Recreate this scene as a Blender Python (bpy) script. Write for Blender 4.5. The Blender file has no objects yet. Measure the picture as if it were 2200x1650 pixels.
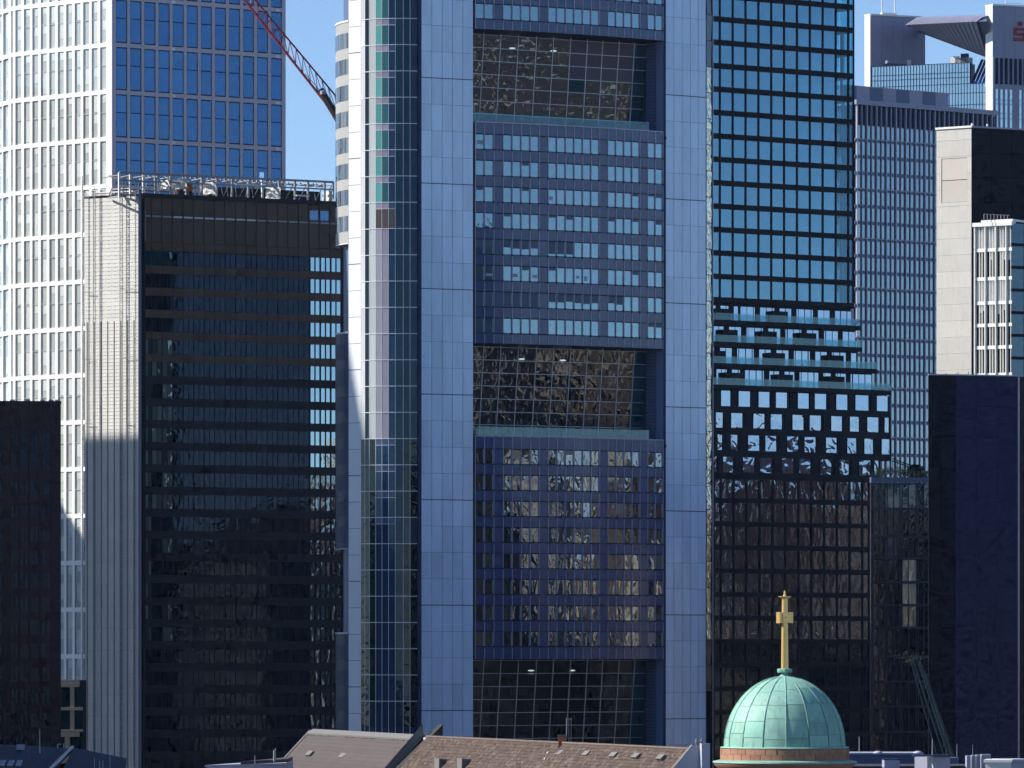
import bpy, bmesh, math, random
from mathutils import Vector, Matrix
random.seed(7)
R = random.random
def RU(a, b): return a + (b - a) * random.random()

# ------------------------------------------------------------------ camera, sky, sun, exposure
F, HZ, H = 12160.0, 1400.0, 66.0          # focal length and horizon row in photo pixels (2200 wide), eye height in metres
SC = bpy.context.scene
COL = SC.collection
cam = bpy.data.cameras.new('camera'); camo = bpy.data.objects.new('camera', cam); COL.objects.link(camo)
cam.sensor_width = 36.0; cam.lens = 36.0 * F / 2200.0; cam.shift_y = (HZ - 825.0) / 2200.0
cam.clip_start = 1.0; cam.clip_end = 20000.0
camo.location = (0, 0, H); camo.rotation_euler = (math.radians(90), 0, 0)
SC.camera = camo
SUN_EL = math.radians(36.0); SUN_H = Vector((-1.0, 0.0)).normalized()
wd = bpy.data.worlds.new('World'); SC.world = wd; wd.use_nodes = True
wn = wd.node_tree; bgn = wn.nodes['Background']
sky = wn.nodes.new('ShaderNodeTexSky'); sky.sky_type = 'NISHITA'; sky.sun_disc = False
sky.sun_elevation = SUN_EL
sky.sun_rotation = math.atan2(SUN_H.x, SUN_H.y)
sky.altitude = 100.0; sky.air_density = 0.6; sky.dust_density = 0.08; sky.ozone_density = 3.4
wn.links.new(sky.outputs[0], bgn.inputs[0]); bgn.inputs[1].default_value = 0.106
sl = bpy.data.lights.new('sun', 'SUN'); sl.energy = 5.0; sl.angle = math.radians(0.53); sl.color = (1.0, 0.94, 0.85)
slo = bpy.data.objects.new('sun', sl); COL.objects.link(slo)
sd = Vector((SUN_H.x * math.cos(SUN_EL), SUN_H.y * math.cos(SUN_EL), math.sin(SUN_EL)))
slo.rotation_euler = (-sd).to_track_quat('-Z', 'Y').to_euler(); slo.location = (-300, 300, 400)
vs = SC.view_settings; vs.view_transform = 'Standard'; vs.look = 'None'; vs.exposure = 0.60; vs.gamma = 1.0; vs.use_curve_mapping = False
SC.cycles.max_bounces = 4; SC.cycles.glossy_bounces = 3; SC.cycles.transparent_max_bounces = 10; SC.cycles.volume_bounces = 0
SC.cycles.use_adaptive_sampling = True; SC.cycles.adaptive_threshold = 0.025; SC.cycles.adaptive_min_samples = 12
SC.cycles.diffuse_bounces = 2; SC.cycles.caustics_reflective = False; SC.cycles.caustics_refractive = False

# ------------------------------------------------------------------ materials
MATS = {}
def _new(name):
    m = bpy.data.materials.new(name); m.use_nodes = True; MATS[name] = m
    nt = m.node_tree; nt.nodes.clear()
    return m, nt, nt.nodes, nt.links
def _math(nt, op, a, b=None):
    n = nt.nodes.new('ShaderNodeMath'); n.operation = op
    for i, v in enumerate((a, b)):
        if v is None: continue
        if isinstance(v, (int, float)): n.inputs[i].default_value = v
        else: nt.links.new(v, n.inputs[i])
    return n.outputs[0]
def _rand(nt):
    oi = nt.nodes.new('ShaderNodeObjectInfo'); ge = nt.nodes.new('ShaderNodeNewGeometry')
    s = _math(nt, 'ADD', oi.outputs['Random'], ge.outputs['Random Per Island'])
    return _math(nt, 'FRACT', s), ge
def _noise(nt, ge, scale, stretch=(1, 1, 1), detail=2.0, dist=0.0):
    mp = nt.nodes.new('ShaderNodeMapping'); mp.inputs['Scale'].default_value = stretch
    nt.links.new(ge.outputs['Position'], mp.inputs['Vector'])
    nz = nt.nodes.new('ShaderNodeTexNoise'); nz.inputs['Scale'].default_value = scale
    nz.inputs['Detail'].default_value = detail; nz.inputs['Distortion'].default_value = dist
    nt.links.new(mp.outputs[0], nz.inputs['Vector'])
    return nz.outputs[0]
def M(name, col, rough=0.6, metal=0.0, var=0.08, nscale=0.6, ovar=0.06, bump=0.0, bscale=6.0, stretch=(1, 1, 1), spec=0.5, stain_sheen=0.0):
    m, nt, N, L = _new(name)
    out = N.new('ShaderNodeOutputMaterial'); p = N.new('ShaderNodeBsdfPrincipled'); L.new(p.outputs[0], out.inputs[0])
    r, ge = _rand(nt)
    nz = _noise(nt, ge, nscale, stretch, 4.0)
    v = _math(nt, 'ADD', 1.0 - var - ovar, _math(nt, 'MULTIPLY', nz, 2 * var))
    v = _math(nt, 'ADD', v, _math(nt, 'MULTIPLY', r, 2 * ovar))
    if stain_sheen:
        s2 = _noise(nt, ge, nscale * 3.1, (1.6, 1.6, 0.25), 5.0, 0.5)
        rp = N.new('ShaderNodeMapRange'); rp.inputs[1].default_value = 0.5; rp.inputs[2].default_value = 0.75
        rp.inputs[3].default_value = 1.0; rp.inputs[4].default_value = 1.0 - stain_sheen
        L.new(s2, rp.inputs[0]); v = _math(nt, 'MULTIPLY', v, rp.outputs[0])
    hs = N.new('ShaderNodeHueSaturation'); hs.inputs['Color'].default_value = (*col, 1); L.new(v, hs.inputs['Value'])
    L.new(hs.outputs[0], p.inputs['Base Color'])
    p.inputs['Roughness'].default_value = rough; p.inputs['Metallic'].default_value = metal
    p.inputs['Specular IOR Level'].default_value = spec
    if bump:
        b = N.new('ShaderNodeBump'); b.inputs['Strength'].default_value = 1.0; b.inputs['Distance'].default_value = bump
        L.new(_noise(nt, ge, bscale, stretch, 3.0), b.inputs['Height']); L.new(b.outputs[0], p.inputs['Normal'])
    return m
def G(name, inner, refl=0.2, tint=(1, 1, 1), wav=0.02, wsc=0.9, stretch=(1, 1, 1), trans=0.0, ttint=(0.7, 0.8, 0.85), rough=0.02, pw=4.0):
    """window glass: coated mirror over a room tone (inner: list of (position, colour) chosen per pane) or partly see-through"""
    m, nt, N, L = _new(name)
    out = N.new('ShaderNodeOutputMaterial'); r, ge = _rand(nt)
    bp = N.new('ShaderNodeBump'); bp.inputs['Strength'].default_value = 1.0; bp.inputs['Distance'].default_value = wav
    L.new(_noise(nt, ge, wsc, stretch, 1.5, 0.6), bp.inputs['Height'])
    gl = N.new('ShaderNodeBsdfGlossy'); gl.inputs['Color'].default_value = (*tint, 1); gl.inputs['Roughness'].default_value = rough
    L.new(bp.outputs[0], gl.inputs['Normal'])
    rp = N.new('ShaderNodeValToRGB'); rp.color_ramp.interpolation = 'CONSTANT'
    e = rp.color_ramp.elements
    e[0].position = 0; e[0].color = (*inner[0][1], 1)
    if len(inner) == 1: e.remove(e[1])
    for i, (pos, c) in enumerate(inner[1:]):
        if i == 0: e[1].position = pos; e[1].color = (*c, 1)
        else:
            q = e.new(pos); q.color = (*c, 1)
    L.new(r, rp.inputs[0])
    df = N.new('ShaderNodeBsdfDiffuse'); L.new(rp.outputs[0], df.inputs[0])
    base = df.outputs[0]
    if trans > 0:
        tr = N.new('ShaderNodeBsdfTransparent'); tr.inputs[0].default_value = (*ttint, 1)
        mx = N.new('ShaderNodeMixShader'); mx.inputs[0].default_value = trans
        L.new(base, mx.inputs[1]); L.new(tr.outputs[0], mx.inputs[2]); base = mx.outputs[0]
    lw = N.new('ShaderNodeLayerWeight'); lw.inputs[0].default_value = 0.5
    f = _math(nt, 'POWER', lw.outputs['Facing'], pw)
    f = _math(nt, 'ADD', refl, _math(nt, 'MULTIPLY', f, 1.0 - refl))
    mx = N.new('ShaderNodeMixShader'); L.new(f, mx.inputs[0]); L.new(base, mx.inputs[1]); L.new(gl.outputs[0], mx.inputs[2])
    L.new(mx.outputs[0], out.inputs[0])
    return m
def E(name, col, st):
    m, nt, N, L = _new(name)
    out = N.new('ShaderNodeOutputMaterial'); e = N.new('ShaderNodeEmission'); e.inputs[0].default_value = (*col, 1); e.inputs[1].default_value = st
    L.new(e.outputs[0], out.inputs[0]); return m

# ------------------------------------------------------------------ helpers
def PX(x, y, Y): return Vector(((x - 1100.0) / F * Y, Y, H - (y - HZ) / F * Y))
class Face:
    """a vertical facade line: origin, heading th (degrees; positive runs right and away), outward normal faces the viewer"""
    def __init__(s, X, Y, th):
        s.X, s.Y, s.th = X, Y, math.radians(th); s.c, s.s = math.cos(s.th), math.sin(s.th)
    @staticmethod
    def px(x, Y, th): return Face((x - 1100.0) / F * Y, Y, th)
    def u(s, x):
        k = (x - 1100.0) / F
        return (k * s.Y - s.X) / (s.c - k * s.s)
    def p(s, u, d=0.0): return (s.X + u * s.c + d * s.s, s.Y + u * s.s - d * s.c)
    def z(s, y, u=0.0): return H - (y - HZ) / F * (s.Y + u * s.s)
    def dz(s, px): return px / F * s.Y
class MB:
    def __init__(s): s.v = []; s.f = []; s.m = []; s.mats = []
    def mi(s, mat):
        if mat not in s.mats: s.mats.append(mat)
        return s.mats.index(mat)
    def add(s, vs, fs, mat=None):
        n = len(s.v); s.v += [tuple(q) for q in vs]; k = s.mi(mat)
        for q in fs: s.f.append(tuple(n + i for i in q)); s.m.append(k)
    def hexa(s, a, b, mat=None):      # a: 4 bottom, b: 4 top points (counter-clockwise from above)
        s.add(list(a) + list(b), [(3, 2, 1, 0), (4, 5, 6, 7), (0, 1, 5, 4), (1, 2, 6, 5), (2, 3, 7, 6), (3, 0, 4, 7)], mat)
    def box(s, fc, u0, u1, z0, z1, d0, d1, mat=None):
        P = [fc.p(u0, d1), fc.p(u1, d1), fc.p(u1, d0), fc.p(u0, d0)]
        s.hexa([(*p, z0) for p in P], [(*p, z1) for p in P], mat)
    def wbox(s, x0, x1, y0, y1, z0, z1, mat=None):
        P = [(x0, y0), (x1, y0), (x1, y1), (x0, y1)]
        s.hexa([(*p, z0) for p in P], [(*p, z1) for p in P], mat)
    def prism(s, poly, z0, z1, mat=None):
        n = len(poly)
        s.add([(*p, z0) for p in poly] + [(*p, z1) for p in poly],
              [tuple(range(n - 1, -1, -1)), tuple(range(n, 2 * n))] + [(i, (i + 1) % n, n + (i + 1) % n, n + i) for i in range(n)], mat)
    def tube(s, a, b, r, n=6, r2=None, mat=None):
        a, b = Vector(a), Vector(b); r2 = r if r2 is None else r2
        d = (b - a).normalized(); q = d.to_track_quat('Z', 'Y')
        vs = []
        for c, rr in ((a, r), (b, r2)):
            for i in range(n):
                t = 2 * math.pi * i / n; vs.append(c + q @ Vector((rr * math.cos(t), rr * math.sin(t), 0)))
        s.add(vs, [(i, (i + 1) % n, n + (i + 1) % n, n + i) for i in range(n)] + [tuple(range(n - 1, -1, -1)), tuple(range(n, 2 * n))], mat)
    def lathe(s, cx, cy, prof, n=32, mat=None):
        vs = []; fs = []
        for (r, z) in prof:
            for i in range(n):
                t = 2 * math.pi * i / n; vs.append((cx + r * math.cos(t), cy + r * math.sin(t), z))
        for j in range(len(prof) - 1):
            for i in range(n):
                fs.append((j * n + i, j * n + (i + 1) % n, (j + 1) * n + (i + 1) % n, (j + 1) * n + i))
        s.add(vs, fs, mat)
    def build(s, name, mat=None, parent=None, kind=None, smooth=False, loc=None):
        base = parent.location if parent is not None else (Vector(loc) if loc is not None else Vector((0, 0, 0)))
        me = bpy.data.meshes.new(name)
        me.from_pydata([(x - base[0], y - base[1], z - base[2]) for x, y, z in s.v], [], s.f)
        if mat is not None: me.materials.append(MATS[mat])
        else:
            for k in s.mats: me.materials.append(MATS[k])
            me.polygons.foreach_set('material_index', s.m)
        if smooth: me.polygons.foreach_set('use_smooth', [True] * len(me.polygons))
        me.update()
        o = bpy.data.objects.new(name, me); COL.objects.link(o)
        if parent is not None: o.parent = parent
        elif loc is not None: o.location = loc
        if kind: o['kind'] = kind
        return o
def thing(name, label, cat, loc, group=None):
    o = bpy.data.objects.new(name, None); COL.objects.link(o); o.location = loc; o.empty_display_size = 1.0
    o['label'] = label; o['category'] = cat
    if group: o['group'] = group
    return o
_mesh = {}; _count = {}; _over = {}
def _boxmesh(w, t, h, mat):
    k = (round(w, 3), round(t, 3), round(h, 3), mat)
    if k not in _mesh:
        me = bpy.data.meshes.new('piece'); a, b, c = k[0] / 2, k[1] / 2, k[2] / 2
        me.from_pydata([(-a, -b, -c), (a, -b, -c), (a, b, -c), (-a, b, -c), (-a, -b, c), (a, -b, c), (a, b, c), (-a, b, c)], [],
                       [(3, 2, 1, 0), (4, 5, 6, 7), (0, 1, 5, 4), (1, 2, 6, 5), (2, 3, 7, 6), (3, 0, 4, 7)])
        me.materials.append(MATS[mat]); _mesh[k] = me
    return _mesh[k]
PLURAL = {'glass': 'glazing'}
def piece(root, name, fc, u0, u1, z0, z1, d0, d1, mat, tilt=0.0, cap=300, label=None, lean=0.0):
    """one box-shaped part in facade coordinates; past the cap it joins the thing's one stuff part of that kind"""
    k = (root.name, name); n = _count.get(k, 0); _count[k] = n + 1
    if n >= cap:
        mb = _over.setdefault(k, (MB(), root))[0]; mb.box(fc, u0, u1, z0, z1, d0, d1, mat); return None
    o = bpy.data.objects.new(name, _boxmesh(u1 - u0, d1 - d0, z1 - z0, mat)); COL.objects.link(o)
    x, y = fc.p((u0 + u1) / 2, (d0 + d1) / 2)
    o.parent = root; o.location = Vector((x, y, (z0 + z1) / 2)) - root.location
    o.rotation_euler = (lean + RU(-tilt, tilt), 0, fc.th + RU(-tilt, tilt))
    if label: o['label'] = label
    return o
def sub(par, name, w, t, h, off, mat):
    o = bpy.data.objects.new(name, _boxmesh(w, t, h, mat)); COL.objects.link(o); o.parent = par; o.location = off
    return o
def finish_over():
    for (rn, name), (mb, root) in _over.items():
        mb.build(name + 's', None, root, kind='stuff')

# ---- palette
M('ground', (0.09, 0.09, 0.10), 0.9)
M('asphalt', (0.05, 0.05, 0.055), 0.9)
M('dark_core', (0.012, 0.014, 0.02), 0.7, spec=0.1)
M('pale_panel', (0.50, 0.67, 0.90), 0.17, 0.0, var=0.16, nscale=0.35, ovar=0.09, bump=0.022, bscale=0.7, stretch=(1.7, 1.7, .3), spec=0.9, stain_sheen=0.07)  # vertical streaks: reflections put into the panel colour
M('strip_white', (0.66, 0.69, 0.74), 0.4, 0.0, var=0.04, ovar=0.03)
M('cream_panel', (0.72, 0.72, 0.68), 0.45, 0.0, var=0.03, ovar=0.02)
M('spandrel', (0.042, 0.065, 0.165), 0.18, 0.0, var=0.06, ovar=0.10, bump=0.006, bscale=0.9, spec=0.55)
M('spandrel_plum', (0.058, 0.064, 0.165), 0.18, 0.0, var=0.06, ovar=0.10, bump=0.006, bscale=0.9, spec=0.55)
M('mullion_lilac', (0.30, 0.31, 0.42), 0.4, 0.3)
M('mullion_dark', (0.010, 0.015, 0.045), 0.5, spec=0.15)
M('mullion_grey', (0.42, 0.43, 0.48), 0.4, 0.3)
M('mullion_white', (0.75, 0.76, 0.76), 0.4)
M('navy_trim', (0.022, 0.03, 0.085), 0.5, spec=0.2)
M('louvre_blue', (0.09, 0.12, 0.22), 0.5)
M('jamb_blue', (0.16, 0.21, 0.36), 0.5)
M('white_frame', (0.76, 0.76, 0.73), 0.5, var=0.03, ovar=0.02)
M('frame_shaded', (0.52, 0.47, 0.53), 0.5, var=0.03, ovar=0.03)
M('black_frame', (0.007, 0.008, 0.014), 0.5, spec=0.12)
M('blind', (0.92, 0.92, 0.90), 0.8, ovar=0.08)
M('room_grey', (0.62, 0.63, 0.62), 0.9, ovar=0.12)
M('blind_dark', (0.05, 0.085, 0.14), 0.4, ovar=0.1, spec=0.4)
M('blind_tan', (0.30, 0.24, 0.18), 0.8, ovar=0.25)
M('lit_room_pale', (0.26, 0.36, 0.42), 0.6, ovar=0.3)
M('room_dark', (0.018, 0.018, 0.022), 0.9, spec=0.1)
M('stone_beige', (0.52, 0.50, 0.46), 0.8, var=0.07, ovar=0.05, bump=0.006, stain_sheen=0.12)
M('stone_beige_recess', (0.50, 0.46, 0.41), 0.8, var=0.05, ovar=0.03)
M('brown_granite', (0.040, 0.022, 0.024), 0.5, var=0.1, ovar=0.06, spec=0.12)
M('bronze', (0.115, 0.080, 0.056), 0.45, 0.0, var=0.10, ovar=0.14, spec=0.2)
M('bronze_mullion', (0.10, 0.088, 0.078), 0.45, 0.0, spec=0.3)
M('bronze_band', (0.115, 0.072, 0.050), 0.45, 0.0, var=0.10, ovar=0.15, spec=0.2)
M('bronze_dark', (0.034, 0.030, 0.036), 0.5, var=0.08, ovar=0.12, spec=0.12)
M('concrete_white', (0.72, 0.71, 0.67), 0.8, var=0.05, ovar=0.04, stain_sheen=0.08)
M('groove', (0.07, 0.07, 0.08), 0.9)
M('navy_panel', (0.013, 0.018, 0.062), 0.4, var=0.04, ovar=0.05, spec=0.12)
M('navy_panel_dark', (0.007, 0.009, 0.016), 0.5, var=0.04, ovar=0.05, spec=0.12)
M('lilac_metal', (0.26, 0.26, 0.36), 0.45, 0.1)
M('fin_metal', (0.36, 0.36, 0.44), 0.4, 0.2)
M('steel', (0.30, 0.31, 0.33), 0.5, 0.3, ovar=0.15)
M('steel_white', (0.75, 0.75, 0.74), 0.5)
M('tarp', (0.78, 0.78, 0.76), 0.7, bump=0.06, bscale=1.6)
M('orange_paint', (0.45, 0.16, 0.03), 0.6)
M('red_paint', (0.36, 0.045, 0.05), 0.5, ovar=0.1)
M('crane_dark', (0.05, 0.025, 0.025), 0.6)
M('rust_red', (0.25, 0.03, 0.04), 0.6)
M('sign_red', (0.26, 0.012, 0.02), 0.5)
M('copper_green', (0.235, 0.455, 0.38), 0.62, var=0.22, nscale=1.1, ovar=0.11, stain_sheen=0.30, bump=0.012, bscale=2.5)
M('copper_deep', (0.20, 0.46, 0.38), 0.62, var=0.18, nscale=1.2, ovar=0.06, stain_sheen=0.15)
M('copper_seam', (0.11, 0.26, 0.22), 0.6)
M('gold', (0.80, 0.54, 0.20), 0.36, 0.55, var=0.05, bump=0.002, bscale=9)
M('sandstone', (0.33, 0.17, 0.11), 0.85, var=0.12, nscale=3, ovar=0.16, bump=0.006, bscale=14)
M('slate_mauve', (0.072, 0.058, 0.060), 0.85, var=0.22, nscale=0.5, bump=0.02, bscale=5)
M('lead_grey', (0.17, 0.165, 0.165), 0.6)
M('near_black', (0.03, 0.03, 0.032), 0.9)
M('plaster_grey', (0.42, 0.43, 0.50), 0.8)
M('brick_red', (0.36, 0.13, 0.07), 0.85, ovar=0.1)
M('flat_roof', (0.032, 0.036, 0.060), 0.8, var=0.15)
M('box_grey', (0.32, 0.35, 0.45), 0.6)
M('leaf_dark', (0.03, 0.05, 0.03), 0.8)
M('tan_stone', (0.46, 0.36, 0.24), 0.8)
M('facade_cream', (0.48, 0.44, 0.37), 0.8, ovar=0.1)
M('facade_brown', (0.15, 0.115, 0.10), 0.8, ovar=0.1)
M('facade_grey', (0.34, 0.34, 0.34), 0.8, ovar=0.1)
E('lamp_white', (1, 0.97, 0.9), 3.0)
# ---- glass
G('gl_office', [(0, (.045, .10, .14)), (.5, (.055, .12, .15)), (.8, (.03, .07, .11)), (.93, (.09, .16, .18))], 0.25, (.66, .90, 1.0), 0.010, 0.9)
G('gl_office_low', [(0, (.012, .014, .02)), (.4, (.025, .03, .03)), (.7, (.05, .05, .045)), (.93, (.12, .10, .07))], 0.20, (.92, .96, 1.0), 0.042, 0.70, (1.3, 1.3, .7))
G('gl_garden', [(0, (.004, .004, .007)), (.45, (.014, .010, .012)), (.62, (.045, .032, .028)), (.72, (.018, .035, .035)), (.82, (.008, .008, .012)), (.9, (.085, .078, .072))], 0.10, (.95, .95, .95), 0.05, 0.7, (1.2, 1.2, 1.0), trans=0.55)  # brown and green pane tones stand for reflections, put into the colour
G('gl_garden_low', [(0, (.004, .004, .007)), (.6, (.010, .010, .014)), (.95, (.05, .045, .04))], 0.018, (.9, .95, 1.0), 0.03, 0.7, trans=0.5)
G('gl_balustrade', [(0, (.04, .11, .12))], 0.05, (.8, .95, 1), 0.003, 1, trans=0.91, ttint=(.68, .88, .92))
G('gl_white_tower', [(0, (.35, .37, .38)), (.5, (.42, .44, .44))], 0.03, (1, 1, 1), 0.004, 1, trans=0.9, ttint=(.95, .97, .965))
G('gl_blue', [(0, (.008, .055, .22)), (.35, (.010, .065, .25)), (.7, (.006, .045, .19)), (.95, (.02, .11, .30))], 0.15, (.32, .62, 1.0), 0.012, 0.5)
G('gl_hip', [(0, (.01, .03, .05)), (.5, (.015, .045, .07)), (.85, (.03, .07, .10))], 0.23, (.45, .80, 1.0), 0.010, 0.35, trans=0.5, ttint=(.35, .55, .65))
G('gl_corner', [(0, (.02, .06, .08))], 0.06, (.7, .9, 1.0), 0.006, 0.7, trans=0.92, ttint=(.62, .86, .92))
G('gl_sky', [(0, (.02, .05, .08)), (.7, (.03, .07, .10))], 0.40, (.62, .78, 1.0), 0.010, 0.6)
G('gl_sky_warp', [(0, (.02, .03, .05)), (.7, (.03, .05, .08))], 0.38, (.65, .80, 1.0), 0.05, 0.5)
G('gl_warp', [(0, (.006, .006, .010)), (.7, (.012, .010, .012)), (.9, (.02, .03, .04))], 0.24, (.72, .86, 1.0), 0.07, 0.60, (1.5, 1.5, .7))
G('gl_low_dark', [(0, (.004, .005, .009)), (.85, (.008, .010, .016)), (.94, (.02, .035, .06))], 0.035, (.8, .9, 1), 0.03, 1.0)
G('gl_slab', [(0, (.003, .004, .009)), (.5, (.004, .007, .016)), (.9, (.012, .016, .022))], 0.028, (.5, .65, 1.0), 0.012, 0.8)
G('gl_slab_green', [(0, (.10, .12, .11)), (.4, (.04, .05, .05)), (.7, (.16, .19, .17))], 0.12, (.8, .95, 1.0), 0.02, 0.8)
G('gl_slab_sky', [(0, (.08, .17, .22)), (.5, (.06, .15, .21))], 0.42, (.65, .88, 1.0), 0.006, 0.7)
G('gl_brown', [(0, (.008, .011, .020)), (.5, (.014, .017, .028)), (.8, (.005, .006, .012))], 0.014, (.6, .7, 1), 0.02, 0.8)
G('gl_fin', [(0, (.08, .15, .21)), (.5, (.10, .18, .24)), (.8, (.06, .12, .18))], 0.24, (.75, .92, 1.0), 0.006, 0.8)
G('gl_teal', [(0, (.27, .38, .40)), (.5, (.31, .42, .44)), (.8, (.23, .33, .37))], 0.45, (.8, .97, 1.0), 0.006, 0.8)
G('gl_teal_dark', [(0, (.008, .03, .045)), (.6, (.012, .045, .06))], 0.10, (.6, .8, 1.0), 0.01, 0.8)
G('gl_navy', [(0, (.008, .02, .10)), (.6, (.010, .03, .13))], 0.2, (.4, .6, 1.0), 0.006, 0.8)
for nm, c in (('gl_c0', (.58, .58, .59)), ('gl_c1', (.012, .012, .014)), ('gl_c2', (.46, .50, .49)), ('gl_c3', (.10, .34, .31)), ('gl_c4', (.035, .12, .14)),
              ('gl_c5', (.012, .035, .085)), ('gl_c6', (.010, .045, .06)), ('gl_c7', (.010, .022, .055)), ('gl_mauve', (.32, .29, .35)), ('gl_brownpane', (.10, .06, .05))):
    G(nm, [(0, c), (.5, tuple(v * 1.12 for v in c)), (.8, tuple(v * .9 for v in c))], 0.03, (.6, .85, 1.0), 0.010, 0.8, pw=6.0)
G('gl_mauve_dim', [(0, (.07, .06, .085)), (.5, (.085, .075, .10))], 0.05, (.9, .9, 1.0), 0.01, 0.8)
G('gl_flank', [(0, (.10, .11, .11)), (.4, (.16, .17, .16)), (.7, (.05, .055, .06))], 0.08, (.8, .9, 1.0), 0.02, 0.8)
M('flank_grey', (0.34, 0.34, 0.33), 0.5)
G('gl_sliver', [(0, (.02, .02, .02)), (.6, (.16, .15, .12))], 0.42, (1, .95, .82), 0.16, 1.1, (1.5, 1.5, .9))
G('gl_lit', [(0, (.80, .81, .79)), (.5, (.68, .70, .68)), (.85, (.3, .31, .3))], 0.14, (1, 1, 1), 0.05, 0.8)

# ================================================================== SETTING
mb = MB(); mb.add([(-6000, -500, 0), (6000, -500, 0), (6000, 14000, 0), (-6000, 14000, 0)], [(0, 1, 2, 3)])
g = mb.build('ground', 'ground'); g['kind'] = 'structure'
mb = MB(); mb.add([(-260, 735, .004), (260, 735, .004), (260, 760, .004), (-260, 760, .004)], [(0, 1, 2, 3)])
g = mb.build('road', 'asphalt'); g['kind'] = 'structure'

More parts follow.
